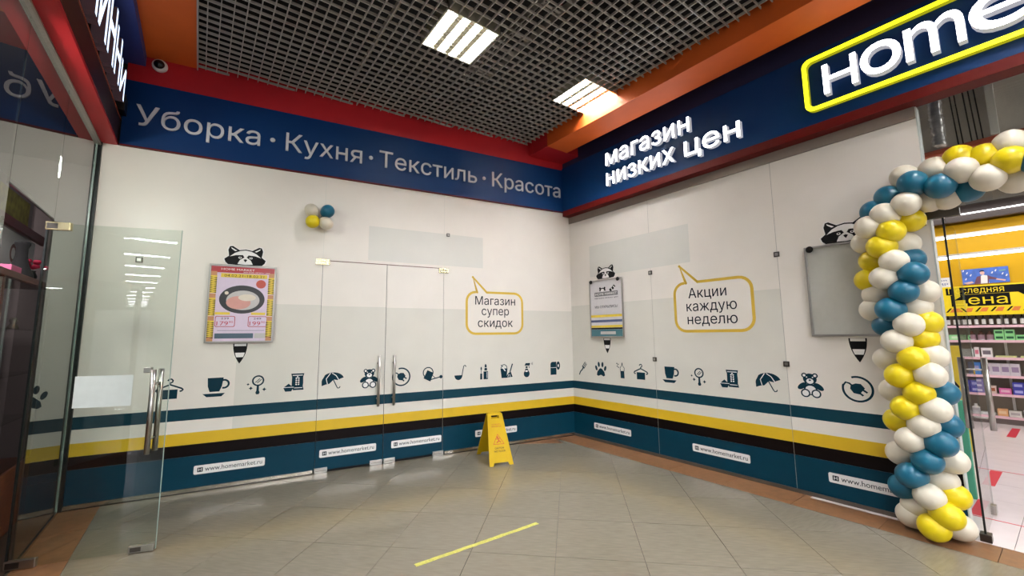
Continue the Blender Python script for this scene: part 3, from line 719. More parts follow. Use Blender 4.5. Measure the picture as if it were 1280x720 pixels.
# ================================================================== LEFT SHOP INTERIOR (dark, behind the glass)
def L3(x, y, z): a = Lpt(x, y); return (a[0], a[1], z)
wi = empty('wall_front', ORG_L, ROT_L, kind='structure')
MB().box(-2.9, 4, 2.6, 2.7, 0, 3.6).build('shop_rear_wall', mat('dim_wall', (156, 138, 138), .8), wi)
MB().box(.15, 1.25, -.04, .02, 0, 3.5).build('reflection_blocker', mat('dim_wall2', (90, 80, 80), .8), wi)  # hidden slab added to keep the background out of the cabinet's glass reflection
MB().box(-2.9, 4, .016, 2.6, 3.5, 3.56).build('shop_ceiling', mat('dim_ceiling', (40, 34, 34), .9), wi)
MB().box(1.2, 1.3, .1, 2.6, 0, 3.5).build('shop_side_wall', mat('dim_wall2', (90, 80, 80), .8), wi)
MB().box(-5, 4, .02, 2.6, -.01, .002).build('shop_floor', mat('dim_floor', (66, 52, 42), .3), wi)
cab = empty('display_cabinet', L3(-1.0, .22, 0), ROT_L, label='tall glass jewellery cabinet on a brown wooden base behind the left glass', cat='cabinet')
# local: x along the glass, y deeper
MB().bbox(-1.2, 1.09, 0, .45, .0, .50, .006).build('base', woodb, cab, label='brown wooden base')
for x_ in (-1.18, -.05, 1.07):
    for y_ in (.0, .43): MB().box(x_-.018, x_+.018, y_, y_+.03, .50, 1.95).build('post', wood, cab)
MB().bbox(-1.22, 1.10, -.01, .47, 1.95, 2.0, .004).build('top', wood, cab)
for z_ in (.86, 1.22, 1.58): MB().box(-1.16, 1.05, .03, .43, z_, z_+.008).build('glass_shelf', glassC, cab)
MB().box(-1.16, 1.05, .002, .008, .51, 1.94).build('front_glass', glassC, cab)
MB().box(-1.16, 1.05, .432, .44, .51, 1.94).build('back_panel', mat('grey_back', (112, 108, 102), .6), cab)
jw = [mat('jewel_%d' % i, c_, .15, metal=.6) for i, c_ in enumerate(((200, 190, 170), (150, 40, 60), (60, 60, 66), (190, 170, 90)))]
jr = random.Random(3)
for k in range(26):
    x_ = -1.08+k*.082+jr.random()*.02; y_ = .12+jr.random()*.2; z_ = (.50, .868, 1.228, 1.588)[k*7 % 4]; h_ = .05+jr.random()*.12; r_ = .02+jr.random()*.03
    p = L3(-1.0+x_, .22+y_, z_)
    MB().lathe([(0, 0), (r_, 0), (r_*.9, h_*.3), (r_*.35, h_*.5), (r_*.8, h_*.75), (r_*.3, h_), (0, h_)], 10).build('ornament', jr.choice(jw), None, p, 0, 'small ornament in the glass cabinet, %s from its near end' % 'first second third fourth fifth sixth seventh eighth ninth tenth eleventh twelfth thirteenth fourteenth fifteenth sixteenth seventeenth eighteenth nineteenth twentieth twenty-first twenty-second twenty-third twenty-fourth twenty-fifth twenty-sixth'.split()[k], 'ornament', 'ornaments in the glass cabinet')
b_ = MB().lathe([(0, 0), (.085, 0), (.08, .03), (.05, .10), (.035, .18), (.034, .24), (.045, .27), (.045, .29), (0, .29)], 20).build('necklace_bust', mat('black_velvet', (14, 13, 15), .9), None, L3(-.44, .30, 2.0), ROT_L, 'black velvet necklace bust standing on the glass cabinet', 'display stand')
fv = empty('flower_vase', L3(-.08, .32, 2.0), 0, label='dark vase of red flowers on the glass cabinet', cat='vase')
MB().lathe([(0, 0), (.03, 0), (.045, .05), (.03, .09), (.035, .1), (0, .1)], 14).build('vase', plastic_d, fv)
for k in range(9):
    a = k*2.4; r_ = .015+.012*(k % 4)
    MB().lathe([(0, 0), (.022, .008), (.028, .022), (.02, .036), (0, .03)], 8).build('flower', mat('red_petals', (160, 24, 60), .6), fv, (r_*2*math.cos(a), r_*2*math.sin(a), .12+.018*(k % 3)))
bx = MB().bbox(-.11, .11, -.05, .05, 0, .05, .004).build('gift_box', mat('pink_card', (190, 90, 130), .5), None, L3(-.80, .28, 2.0), ROT_L, 'flat pink box on the glass cabinet', 'box')
pl_ = empty('wall_picture', L3(.35, .50, 2.10), ROT_L, label='white picture with a brown ring behind the necklace bust', cat='picture')
MB().box(-.50, .42, 0, .015, 0, .37).build('sheet', mat('dim_white', (200, 204, 204), .6), pl_)
mm = MB(); mm.R(-16, 18, 7, 3.4); mm.build('ring_print', mat('ring_brown', (120, 90, 84), .6), pl_)
MB().bbox(-.75, .6, -.04, .0, .38, .46, .004).build('pelmet', mat('maroon_beam', (84, 26, 34), .5), pl_, label='maroon bar above')
gy = empty('framed_photo', L3(.3, .62, 2.56), ROT_L, label='grey framed yellow-green picture high behind the left glass', cat='picture')
MB().bbox(-.75, .8, 0, .02, 0, .46, .005).build('frame', mat('grey_frame', (128, 126, 128), .5), gy)
MB().box(-.66, .68, -.003, 0, .04, .36).build('photo', mat('olive_photo', (140, 136, 60), .5, noise=.5, nscale=12), gy)

# ================================================================== CEILING
CZ = 4.38
ce = empty('ceiling', (0, 0, 0), ROT_B, kind='structure')
MB().box(-1.5, 8.8, -5.6, 1.0, 5.3, 5.4).build('void_top', void, ce)
MB().box(-1.5, 8.8, -5.9, -5.55, 4.46, 5.3).build('void_side', void, ce); MB().box(-1.5, 8.8, .6, .7, 4.46, 5.3).build('void_side', void, ce)
MB().box(-1.5, -1.4, -5.6, .7, 4.46, 5.3).build('void_side', void, ce)
unit = MB().box(-.5, .5, -.5, .5, 0, 1).build('blade', gridm, ce).data; bpy.data.objects.remove(bpy.data.objects['blade'])
PANELS = [(1.343, 2.748), (1.343, 1.004), (5.0, 2.748), (5.0, 1.004), (5.0, 4.3)]
HP = .287
def blade(x0, x1, y0, y1, bw_=.008):
    if x1-x0 > y1-y0: sx, sy = x1-x0, bw_
    else: sx, sy = bw_, y1-y0
    o = link('blade', unit, ce, ((x0+x1)/2, (y0+y1)/2, CZ)); o.scale = (sx, sy, .026)
P_ = .0955
def cut(a, b, c, along):
    segs = [(a, b)]
    for t_, o_ in PANELS:
        lo, hi, ctr = (t_-HP, t_+HP, o_) if along == 't' else (o_-HP, o_+HP, t_)
        if abs(c-ctr) < HP:
            ns = []
            for s0, s1 in segs:
                if hi <= s0 or lo >= s1: ns.append((s0, s1)); continue
                if lo > s0: ns.append((s0, lo))
                if hi < s1: ns.append((hi, s1))
            segs = ns
    return [q_ for q_ in segs if q_[1]-q_[0] > .02]
off = .717+P_/2*0
o_ = 1.004-HP
while o_ < 4.80:
    if o_ > .745:
        for s0, s1 in cut(-.15*o_+.02, 6.6, o_, 't'): blade(s0, s1, -o_, -o_)
    o_ += HP*2/6
t_ = 1.343-HP-P_*0; t_ -= math.floor((t_+.7)/(HP*2/6))*(HP*2/6)
while t_ < 6.6:
    lo = .75 if t_ > -.1 else max(.75, -t_/.15+.02)
    for s0, s1 in cut(lo, 4.80, t_, 'o'):
        blade(t_, t_, -s1, -s0)
    t_ += HP*2/6
MB().box(-.8, 6.6, -4.812, -4.80, 4.36, 4.43).build('edge_angle', gridm, ce)
# solid ceiling over the hall behind
MB().box(6.6, 36, -9, 6, 4.42, 4.5).build('hall_ceiling', mat('hall_dark', (70, 66, 62), .8), ce)
# ducts above the grid
for x0, y0, x1, y1, z_, r_, nm in ((.2, -4.6, 6, -3.6, 4.9, .13, 'foil_duct'), (2.4, -3.2, 2.9, -1, 5.05, .1, 'foil_duct')):
    pts = [(x0+(x1-x0)*k/40, y0+(y1-y0)*k/40+.03*math.sin(k*.7), z_+.02*math.cos(k)) for k in range(41)]
    MB().tube(pts, [r_*(1+.05*(k % 2)) for k in range(41)], 14).build(nm, duct, None, None, ROT_B, 'crinkled foil duct %s above the open grid ceiling' % ('running along the shop front' if x0 < 1 else 'crossing'), 'duct')
tr = MB(); 
for k in (-.12, .12): tr.box(.4, 6.4, -2.05+k-.006, -2.05+k+.006, 4.66, 4.72)
for k in range(24): tr.box(.4+k*.25, .43+k*.25, -2.17, -1.93, 4.66, 4.67)
tr.build('cable_tray', gridm, None, None, ROT_B, 'grey ladder cable tray above the open grid ceiling', 'cable tray')
MB().tube([(-.2, -3.3, 4.62), (6, -3.3, 4.62)], .022, 10).build('sprinkler_pipe', mat('pale_pipe', (170, 160, 140), .4), None, None, ROT_B, 'pale pipe running above the open grid ceiling', 'pipe')
# ceiling light panels
def light_panel():
    r = empty('ceiling_light', cat='ceiling light', group='ceiling lights set in the grid')
    s = HP-.004; m = MB()
    for a in ((-s, s, -s, -s+.018), (-s, s, s-.018, s), (-s, -s+.018, -s, s), (s-.018, s, -s, s)): m.box(*a, -.006, .112)
    m.build('frame', louv, r); MB().box(-s, s, -s, s, .105, .11).build('housing', louv, r)
    n = 4; pw = (2*s-.036)/n
    for k in range(n):
        y0 = -s+.018+k*pw
        MB().box(-s+.02, s-.02, y0+.040, y0+pw-.040, .06, .08).build('tube', tubem, r, label='glowing lamp tube')
        if k:
            m = MB(); m.prism([(y0-.028, .01), (y0+.028, .01), (y0, .08)], -s+.02, s-.02); m.v = [(b, a, c) for a, b, c in m.v]; m.build('reflector', louv, r)
    for k in range(1, 12):
        xx = -s+.02+k*(2*s-.04)/12
        for j in range(n): pass
        MB().box(xx-.0012, xx+.0012, -s+.02, s-.02, .0, .022).build('louvre_slat', louv, r)
    return r
lp = light_panel()
labs = ['brighter large ceiling light in the grid, upper middle', 'ceiling light in the grid beside the orange beam', None, None, None]
for i, (t_, o_) in enumerate(PANELS):
    o = lp if i == 0 else copy_tree(lp)
    p = Bpt(t_, o_, CZ); o.location = p; o.rotation_euler = (0, 0, ROT_B)
    o['label'] = labs[i] or 'ceiling light in the grid behind the viewpoint'
    if i > 1: o['group'] = 'ceiling lights behind the viewpoint'
for r_ in range(12):
    for c_ in range(4):
        p = Bpt(8.2+r_*2.3, -.6+c_*2.2, 4.41)
        MB().box(-.29, .29, -.29, .29, -.012, .0, 0).box(-.27, .27, -.27, .27, -.0125, -.012, 1).build('hall_light', [louv, hallm], None, p, ROT_B, 'distant ceiling light of the hall, seen only in reflections', 'ceiling light', 'hall ceiling lights seen in reflections')
MB().box(-46, -9, -46, -4, 4.42, 4.5).build('hall_ceiling', mat('hall_dark', (70, 66, 62), .8), None, None, None, kind='structure').name = 'ceiling_far'
for k in range(12):
    for c_ in range(3):
        az = math.radians(-123.4); u = 12.0+k*3.1; v_ = (.42, -3.2, 3.8)[c_]
        MB().box(-.62, .62, -.15, .15, -.012, .0, 0).box(-.6, .6, -.13, .13, -.0125, -.012, 1).build('hall_light', [louv, hallm], None, (-5.05+math.cos(az)*u-math.sin(az)*v_, -1.2+math.sin(az)*u+math.cos(az)*v_, 4.41), az+math.pi/2,
            'distant strip light of the far hall, mirrored in the open glass door', 'ceiling light', 'far hall strip lights mirrored in the open glass door')
dm = empty('dome_camera', (-5.165, -.018, 4.30), 0, label='small white dome security camera on the red band at upper left', cat='camera')
m = MB().lathe([(0, 0), (.062, 0), (.066, .02), (.062, .04), (.05, .048), (0, .048)], 24); m.build('housing', plastic_w, dm).rotation_euler = (math.pi/2, 0, 0)
m = MB().lathe([(.046, .0), (.044, .016), (.034, .032), (.018, .042), (0, .045)], 20); m.build('dome', plastic_d, dm, (0, -.046, 0)).rotation_euler = (math.pi/2, 0, 0)

# ================================================================== WET FLOOR SIGN
ws = empty('wet_floor_sign', (-1.573, -.49, 0), math.radians(-8), label='yellow folding wet floor sign standing in front of the striped wall', cat='floor sign')
def sign_panel(sgn):
    m = MB(); W0, W1, H_ = .145, .095, .615
    outer = [(-W0, 0), (-W0, .012), (-W1, H_-.02), (-W1+.02, H_), (W1-.02, H_), (W1, H_-.02), (W0, .012), (W0, 0), (W0-.045, 0), (W0-.06, .035), (-W0+.06, .035), (-W0+.045, 0)]
    hole = [(-.05, .545), (.05, .545), (.05, .583), (-.05, .583)]
    bm = bmesh.new(); ov = [bm.verts.new((x, 0, z)) for x, z in outer]; hv = [bm.verts.new((x, 0, z)) for x, z in hole]
    es = [bm.edges.new((ov[i], ov[(i+1) % len(ov)])) for i in range(len(ov))]+[bm.edges.new((hv[i], hv[(i+1) % 4])) for i in range(4)]
    bmesh.ops.triangle_fill(bm, use_beauty=True, edges=es)
    r = bmesh.ops.extrude_face_region(bm, geom=bm.faces[:]); 
    for v in [g_ for g_ in r['geom'] if isinstance(g_, bmesh.types.BMVert)]: v.co.y += .012
    bmesh.ops.recalc_face_normals(bm, faces=bm.faces[:])
    bm.verts.index_update(); m.add([v.co for v in bm.verts], [[v.index for v in f.verts] for f in bm.faces]); bm.free()
    m.box(-W1+.004, -W1+.03, -.004, 0, H_-.035, H_-.01); m.box(W1-.03, W1-.004, -.004, 0, H_-.035, H_-.01)
    return m
for sg in (0, 1):
    o = sign_panel(sg).build('panel', signy, ws, label='yellow plastic %s panel' % ('front' if sg == 0 else 'rear'))
    ang = math.asin(.275/.62)
    # front panel foot toward the camera (-y), lean back to the top
    if sg == 0: o.location = (0, -.285, 0); o.rotation_euler = (-ang, 0, 0); front_sign = o
    else: o.location = (0, .285, 0); o.rotation_euler = (-ang, 0, math.pi)
m = MB(); redk = mat('sign_red', (176, 60, 30), .5)
m.S([(-6.5, 24), (0, 35.5), (6.5, 24), (-6.5, 24)], 1.1, 0, 0, True); m.build('warning_triangle', redk, front_sign, label='red warning triangle')
m = MB(); m.C(-.6, 32, 1.0, 0, 0, n=12); m.S([(-.4, 31), (.6, 27.8), (3, 26)], 1.1); m.S([(.6, 27.8), (-2.4, 25.6)], 1.1); m.S([(-3.2, 30), (0, 29.8), (2.4, 30.6)], .8); m.build('falling_figure', redk, front_sign)
m = MB(); text_fit(m, 'НЕ ХОДИТЬ', -.055, .055, .465, .012, -.0016, -.0004, 0, .01); text_fit(m, 'МОКРЫЙ ПОЛ', -.062, .062, .44, .012, -.0016, -.0004, 0, .01); m.build('lettering', redk, front_sign)
m = MB(); text_fit(m, 'CAUTION', -.055, .055, .185, .022, -.0016, -.0004, 0, .02); text_fit(m, 'WET FLOOR', -.07, .07, .150, .022, -.0016, -.0004, 0, .02); m.build('lettering', inkd, front_sign)

# worn tape on the floor
a, b = Vector((-3.063, -2.386)), Vector((-2.036, -2.249)); d_ = (b-a).normalized(); n_ = Vector((-d_.y, d_.x)); m = MB(); rr = random.Random(5); L_ = (b-a).length
up_ = []; dn_ = []
for k in range(31):
    c_ = a+d_*L_*k/30; w0 = .019+rr.uniform(-.003, .002); up_.append(c_+n_*w0); dn_.append(c_-n_*(.019+rr.uniform(-.003, .002)))
for k in range(30): m.slab([tuple(dn_[k]), tuple(dn_[k+1]), tuple(up_[k+1]), tuple(up_[k])], .0003, .0012)
m.build('floor_tape', oldtape, None, None, None, 'worn yellow tape strip stuck on the grey floor tiles', 'tape')

# ================================================================== BALLOONS
def balloon_mesh(name, mt, r=.092):
    prof = []
    for k in range(15):
        a = math.pi*k/14; rr_ = math.sin(a); z = -math.cos(a); rr_ *= (1+.08*z) ; prof.append((max(rr_, 0)*r, z*r*1.13))
    return MB().lathe(prof, 22).build('balloon', mt).data
BM = {}
for c_, mt in (('W', bw), ('Y', by), ('T', bt)):
    BM[c_] = balloon_mesh('balloon', mt)
    for o in [o for o in bpy.data.objects if o.data is BM[c_]]: bpy.data.objects.remove(o)
knotm = {}
for c_, mt in (('W', bw), ('Y', by), ('T', bt)):
    o = MB().lathe([(0, 0), (.008, .004), (.005, .012), (.011, .022), (0, .024)], 8).build('knot', mt); knotm[c_] = o.data; bpy.data.objects.remove(o)
NM = dict(W='white balloon', Y='yellow balloon', T='teal balloon')
def put_balloon(par, c_, pos, core, sc_=1.0):
    d = (Vector(pos)-Vector(core)); d = d.normalized() if d.length > 1e-4 else Vector((0, -1, 0))
    o = link('balloon', BM[c_], par, pos, label=NM[c_]); o.rotation_mode = 'QUATERNION'; o.rotation_quaternion = d.to_track_quat('Z', 'Y'); o.scale = (sc_,)*3
    link('knot', knotm[c_], o, (0, 0, -.092*1.13-.018)); return o
BAL = [('T',3.754,.18,1.544),('W',3.902,.32,1.545),('W',3.826,.32,1.419),('Y',3.944,.18,1.439),('W',3.737,.18,1.275),('Y',3.901,.32,1.293),('W',3.984,.18,1.303),
('Y',3.825,.32,1.16),('W',3.98,.32,1.176),('W',3.753,.18,1.032),('Y',3.911,.32,1.042),('T',4.011,.18,1.039),('Y',3.838,.32,.925),('W',3.983,.32,.931),('Y',3.758,.18,.802),('W',3.914,.32,.81),
('T',4.008,.18,.809),('W',3.842,.32,.694),('T',3.989,.32,.697),('W',3.75,.18,.554),('T',3.912,.32,.563),('W',4.013,.18,.56),('T',3.823,.32,.437),('W',3.951,.18,.409),('T',3.744,.18,.303),('W',3.9,.32,.312),
('Y',3.999,.18,.311),('W',3.803,.18,.18),('Y',3.977,.32,.207),('W',3.77,.18,.105),('Y',3.905,.32,.105),('W',4.006,.18,.105),('T',3.856,.18,2.578),('W',3.972,.32,2.466),('T',3.755,.18,2.48),('W',3.846,.32,2.408),
('Y',3.957,.18,2.366),('W',3.743,.32,2.333),('Y',3.869,.32,2.272),('W',3.676,.18,2.235),('Y',3.803,.32,2.162),('W',3.914,.18,2.181),('Y',3.714,.18,2.076),('W',3.865,.32,2.035),('T',3.929,.18,2.056),
('Y',3.671,.18,1.92),('W',3.801,.32,1.913),('T',3.957,.32,1.924),('W',3.711,.18,1.795),('T',3.896,.32,1.797),('W',3.981,.18,1.793),('W',3.683,.18,1.672),('T',3.814,.32,1.665),('W',3.933,.18,1.679),('Y',3.974,.18,1.559),
('W',4.515,.18,2.775),('Y',4.509,.32,2.628),('W',4.509,.18,2.533),('Y',4.39,.18,2.725),('W',4.399,.32,2.546),('Y',4.264,.18,2.76),('W',4.282,.32,2.631),('T',4.287,.18,2.529),('W',4.133,.18,2.718),('T',4.164,.32,2.553),
('T',4.027,.32,2.61),('W',3.963,.18,2.71),('W',4.079,.18,2.502),('W',4.169,.18,2.499),('T',4.62,.32,2.60),('W',4.66,.18,2.74),('Y',4.70,.18,2.58)]
ba = empty('balloon_arch', Bpt(3.87, .24), ROT_B, label='arch of white, yellow and teal balloons round the shop entrance', cat='balloon arch')
pathb = [(3.87, 0.05), (3.87, 2.0), (3.88, 2.35), (4.0, 2.52), (4.2, 2.62), (4.8, 2.66)]
for c_, t_, o_, z_ in BAL:
    # nearest point of the garland's core
    best = None
    for (a0, b0), (a1, b1) in zip(pathb, pathb[1:]):
        L2 = (a1-a0)**2+(b1-b0)**2; k = max(0, min(1, ((t_-a0)*(a1-a0)+(z_-b0)*(b1-b0))/L2)); q_ = (a0+k*(a1-a0), b0+k*(b1-b0)); dd = math.hypot(t_-q_[0], z_-q_[1])
        if best is None or dd < best[0]: best = (dd, q_)
    core = (best[1][0]-3.87, -.0, best[1][1])
    put_balloon(ba, c_, (t_-3.87, -(o_-.24), z_), core)
m = MB(); m.tube([(a-3.87, 0, b) for a, b in pathb], .006, 6); m.build('line', mat('nylon_line', (200, 200, 190), .5), ba)
bc = empty('balloon_cluster', (-3.604, -.10, 2.875), 0, label='cluster of four small balloons fixed high on the back wall', cat='balloons')
for c_, x_, z_ in (('W', -.085, .06), ('T', .075, .07), ('Y', -.07, -.065), ('W', .065, -.07)): put_balloon(bc, c_, (x_, -.02, z_), (0, .05, 0), .80)

# ================================================================== RIGHT SHOP (entrance and interior)
d4 = empty('door_4', tuple(Bpt(4.122, .02)), math.radians(10.2), kind='structure', label='open glass door leaf of the right shop')
MB().box(.0, .69, -.005, .005, .03, 2.37).build('glass_leaf', glassC, d4)
MB().box(-.012, -.0005, -.006, .006, .03, 2.37).build('hinge_edge', glassedge, d4, label='black hinge edge'); MB().box(.6905, .693, -.005, .005, .03, 2.37).build('free_edge', edgepale, d4)
m = MB()
for s_ in (-1, 1):
    m.tube([(.63, s_*.068, .685), (.63, s_*.068, 1.27)], .019, 12)
for z in (.78, 1.17): m.tube([(.63, -.068, z), (.63, .068, z)], .008, 8)
m.build('handle', steel, d4, label='pair of vertical steel bars')
MB().bbox(-.03, .05, -.03, .03, .003, .055, .004).build('patch_fitting', steeld, d4, label='floor pivot'); MB().bbox(.62, .70, -.022, .022, .02, .09, .004).build('patch_fitting', steel, d4, label='bottom lock fitting')
wT = empty('window_1', (0, 0, 0), ROT_B, kind='structure')
MB().box(4.055, 6.9, .0, .010, 2.44, 3.332).build('pane', glassC, wT)
MB().bbox(4.0, 4.215, -.02, .03, 2.375, 2.435, .003).build('patch_fitting', steeld, wT, label='dark steel top fitting')
MB().bbox(3.975, 4.03, -.03, -.002, 2.33, 2.40, .003).build('patch_fitting', brass, wT)
si = empty('floor_1', (0, 0, 0), ROT_B, kind='structure')
si.name = 'trim_4'
MB().box(3.0, 7.5, .0, 6.4, -.05, -.01).build('shop_subfloor', grout, si)
q = MB().box(-.2985, .2985, -.2985, .2985, -.01, .0015).build('shop_floor_tile', shoptile, si); tm_ = q.data; bpy.data.objects.remove(q)
for i in range(7):
    for j in range(11):
        link('shop_floor_tile', tm_, si, (3.05+.3+i*.6, -.06+.3+j*.6+.0, 0))
tp_ = [('red_tape_line', 'thin red tape line across the pale shop floor, nearer the door', (3.9, 6.5, .53, .545)), ('red_tape_line', 'thin red tape line across the pale shop floor, further inside', (3.6, 6.5, 2.325, 2.34))]
for nm, lb, (a, b, c_, d) in tp_: MB().box(a, b, c_, d, .0016, .0026).build(nm, redtape, None, None, ROT_B, lb, 'tape')
for lb, (a, b, c_, d) in (('nearest wide red tape dash on the pale shop floor', (3.975, 4.045, .56, 1.05)), ('middle wide red tape dash on the pale shop floor', (3.945, 4.03, 1.62, 2.30)), ('farthest wide red tape dash before the shelves', (3.90, 3.985, 4.6, 5.45))):
    MB().box(a, b, c_, d, .0027, .0036).build('red_tape_dash', redtape, None, None, ROT_B, lb, 'tape')
# bulkhead above the entrance
si2 = empty('trim_5', (0, 0, 0), ROT_B, kind='structure')
bulk = mat('bulkhead_grey', (204, 195, 184), .7)
MB().box(3.3, 7.5, 1.0, 1.08, 3.22, 4.6).build('bulkhead', bulk, si2)
MB().box(3.3, 7.5, .96, 1.09, 3.17, 3.219).build('lower_beam', mat('rust_beam', (176, 84, 60), .6), si2, label='rust coloured beam')
MB().box(4.375, 4.425, .94, .999, 3.225, 4.55).build('stud', mat('pale_stud', (226, 220, 210), .5), si2)
for t_ in (4.17, 4.20, 4.255, 4.29, 4.325): MB().tube([(t_, .985, 3.22), (t_-.02, .985, 3.8), (t_+.01, .985, 4.5)], .005, 6).build('cable', dark, si2)
MB().box(2.6, 7.5, 1.09, 6.2, 3.56, 3.6).build('shop_ceiling', mat('shop_void', (92, 88, 84), .8), si2)
MB().box(2.6, 7.5, 5.45, 5.55, 3.30, 3.56).build('dark_bulkhead', mat('bulk_dark', (74, 66, 64), .7), si2)
MB().box(2.6, 7.5, 5.42, 5.45, 3.40, 3.415).build('white_line', mat('line_lamp', (255, 255, 255), .5, emit=3), si2)
dc = MB().tube([(4.06+.004*math.sin(k), .88, 3.22+k*.0125) for k in range(50)], [.052 if k % 2 else .044 for k in range(50)], 14).build('flexible_duct', duct, None, None, ROT_B, 'ribbed foil duct hanging behind the glass above the entrance', 'duct')
# interior walls
wi2 = empty('wall_shop', (0, 0, 0), ROT_B, kind='structure'); wi2.name = 'wall_right_inner'
ywall = mat('yellow_wall', (212, 164, 16), .4, noise=.03, nscale=2, spec=.3)
MB().box(2.4, 7.5, 6.12, 6.2, 1.6, 3.6).build('yellow_wall', ywall, wi2); MB().box(2.4, 7.5, 6.12, 6.2, 0, 1.599).build('lower_wall', mat('grey_wall', (150, 144, 136), .6), wi2)
MB().box(7.5, 7.58, 0, 6.2, 0, 3.6).build('end_wall', mat('pale_wall', (210, 206, 200), .6), wi2); MB().box(2.32, 2.4, .15, 6.2, 0, 3.6).build('end_wall', mat('pale_wall', (210, 206, 200), .6), wi2)
SB = 5.765
MB().box(3.0, 6.6, SB+.0, SB+.04, 1.83, 3.30).build('yellow_panel', ywall, wi2, label='yellow upper panel')
# shelves
sh = empty('store_shelving', Bpt(3.0, -SB), ROT_B, label='long white store shelving with pink price rails along the yellow wall', cat='shelving')
shw = mat('shelf_white', (224, 220, 216), .4); pricem = mat('price_pink', (232, 190, 200), .4)
SZ = [1.572, 1.329, 1.053, .767, .475, .127]
MB().box(0, 3.6, .32, .34, .0, 1.82).build('back_panel', mat('shelf_back', (150, 138, 124), .6), sh)
for z_ in SZ:
    MB().box(0, 3.6, -.02, .32, z_-.03, z_-.004).build('shelf', shw, sh); MB().box(0, 3.6, -.028, -.021, z_-.036, z_+.004).build('price_rail', pricem, sh)
MB().box(0, 3.6, .02, .04, 0, .09).build('plinth', mat('plinth_grey', (120, 108, 104), .6), sh)
for x_ in (0, .9, 1.8, 2.7, 3.57): MB().box(x_, x_+.03, .28, .32, 0, 1.82).build('upright', shw, sh)
# products
ORD = 'first second third fourth fifth sixth seventh eighth ninth tenth eleventh twelfth thirteenth fourteenth fifteenth sixteenth seventeenth eighteenth nineteenth twentieth twenty-first twenty-second twenty-third twenty-fourth twenty-fifth twenty-sixth'.split()
CNT = {}
def prod(nm, mesh, t_, z_, lb, gr, y_=.08):
    if gr:
        CNT[gr] = CNT.get(gr, 0)+1; lb = lb+', '+ORD[CNT[gr]-1]+(' from the bottom' if 'mauve boxes' in gr else ' from the left')
    link(nm, mesh, None, Bpt(t_, -SB-y_, z_), ROT_B, lb, nm.replace('_', ' '), gr)
def tmpmesh(mb, mats):
    o = mb.build('tmpm', mats); d = o.data; bpy.data.objects.remove(o); return d
def carton(w_, d_, h_, c1, c2, nm):
    m = MB().bbox(-w_/2, w_/2, -d_/2, d_/2, 0, h_, .002, 0); m.box(-w_*.36, w_*.36, -d_/2-.0008, -d_/2, h_*.3, h_*.72, 1)
    return tmpmesh(m, [mat(nm+'_a', c1, .4), mat(nm+'_b', c2, .4)])
def bottle(c1, c2, c3, nm, r=.022, h=.13):
    m = MB().lathe([(0, 0), (r, 0), (r, h*.12)], 12, 0).lathe([(r*1.01, h*.12), (r*1.01, h*.6)], 12, 1).lathe([(r, h*.6), (r*.9, h*.7), (r*.4, h*.8), (r*.4, h), (0, h)], 12, 2)
    return tmpmesh(m, [mat(nm+'_a', c1, .3), mat(nm+'_b', c2, .4), mat(nm+'_c', c3, .3)])
b1 = bottle((30, 28, 30), (226, 224, 220), (40, 38, 40), 'bw', .024, .17)
for k in range(24): prod('bottle', b1, 3.16+k*.082, 1.572, 'black and white bottle on the top shelf', 'bottles on the top shelf', .05)
g1 = carton(.105, .08, .085, (150, 222, 150), (40, 90, 60), 'grn'); s1 = bottle((200, 190, 196), (150, 120, 130), (90, 60, 50), 'jar', .045, .15)
for k in range(5): prod('box', g1, 3.88+k*.112, 1.329, 'pale green box in the lower row on the second shelf', 'green boxes on the second shelf')
for k in range(2): prod('box', g1, 3.88+k*.112, 1.415, 'pale green box stacked on the second shelf', 'stacked green boxes on the second shelf')
for k in range(3): prod('jar', s1, 3.58+k*.10, 1.329, 'lidded jar with brown top on the second shelf', 'jars on the second shelf')
g2 = carton(.20, .1, .09, (160, 226, 160), (210, 236, 200), 'grn2'); prod('box', g2, 3.41, 1.329, 'wide pale green box at the left of the second shelf', None)
w1 = carton(.055, .1, .16, (232, 224, 224), (214, 120, 140), 'wc'); w2 = carton(.12, .1, .15, (236, 230, 230), (120, 110, 120), 'wc2'); w3 = carton(.14, .1, .13, (222, 230, 226), (240, 244, 240), 'wc3')
for k in range(3): prod('carton', w1, 3.24+k*.07, 1.053, 'slim white carton with a pink mark on the third shelf', 'slim cartons on the third shelf')
prod('carton', w3, 3.50, 1.053, 'wide pale carton on the third shelf', None); prod('carton', w1, 3.61, 1.053, 'slim white carton right of the wide pale one', None); prod('carton', w2, 3.72, 1.053, 'white carton with two dark marks on the third shelf', None)
for k in range(2): prod('tray', carton(.22, .12, .028, (214, 216, 150), (196, 190, 140), 'tray'), 3.92+k*.26, 1.053, 'flat pale yellow tray on the third shelf', 'flat trays on the third shelf')
prod('carton', w1, 4.33, 1.053, 'slim white carton at the right end of the third shelf', None)
bl1 = carton(.14, .12, .20, (70, 120, 186), (150, 150, 190), 'blu'); pt1 = carton(.10, .12, .19, (206, 198, 206), (150, 130, 160), 'pat')
prod('carton', bl1, 3.56, .767, 'tall blue carton on the fourth shelf', None)
for k in range(4): prod('package', pt1, 3.69+k*.102, .767, 'patterned mauve package on the fourth shelf', 'patterned packages on the fourth shelf')
for k in range(3): prod('package', carton(.09, .1, .035, (110, 84, 84), (70, 56, 60), 'drk'), 4.04+k*.10, .767, 'small dark package on the fourth shelf', 'small dark packages on the fourth shelf')
prod('canister', bottle((226, 180, 30), (230, 190, 40), (240, 200, 60), 'ycan', .045, .13), 4.33, .767, 'yellow canister on the fourth shelf', None)
pu = carton(.115, .12, .095, (70, 70, 170), (170, 170, 226), 'pur'); pk = carton(.13, .1, .09, (220, 110, 170), (240, 190, 210), 'pnk'); mv = carton(.15, .1, .075, (130, 120, 170), (200, 196, 214), 'mav')
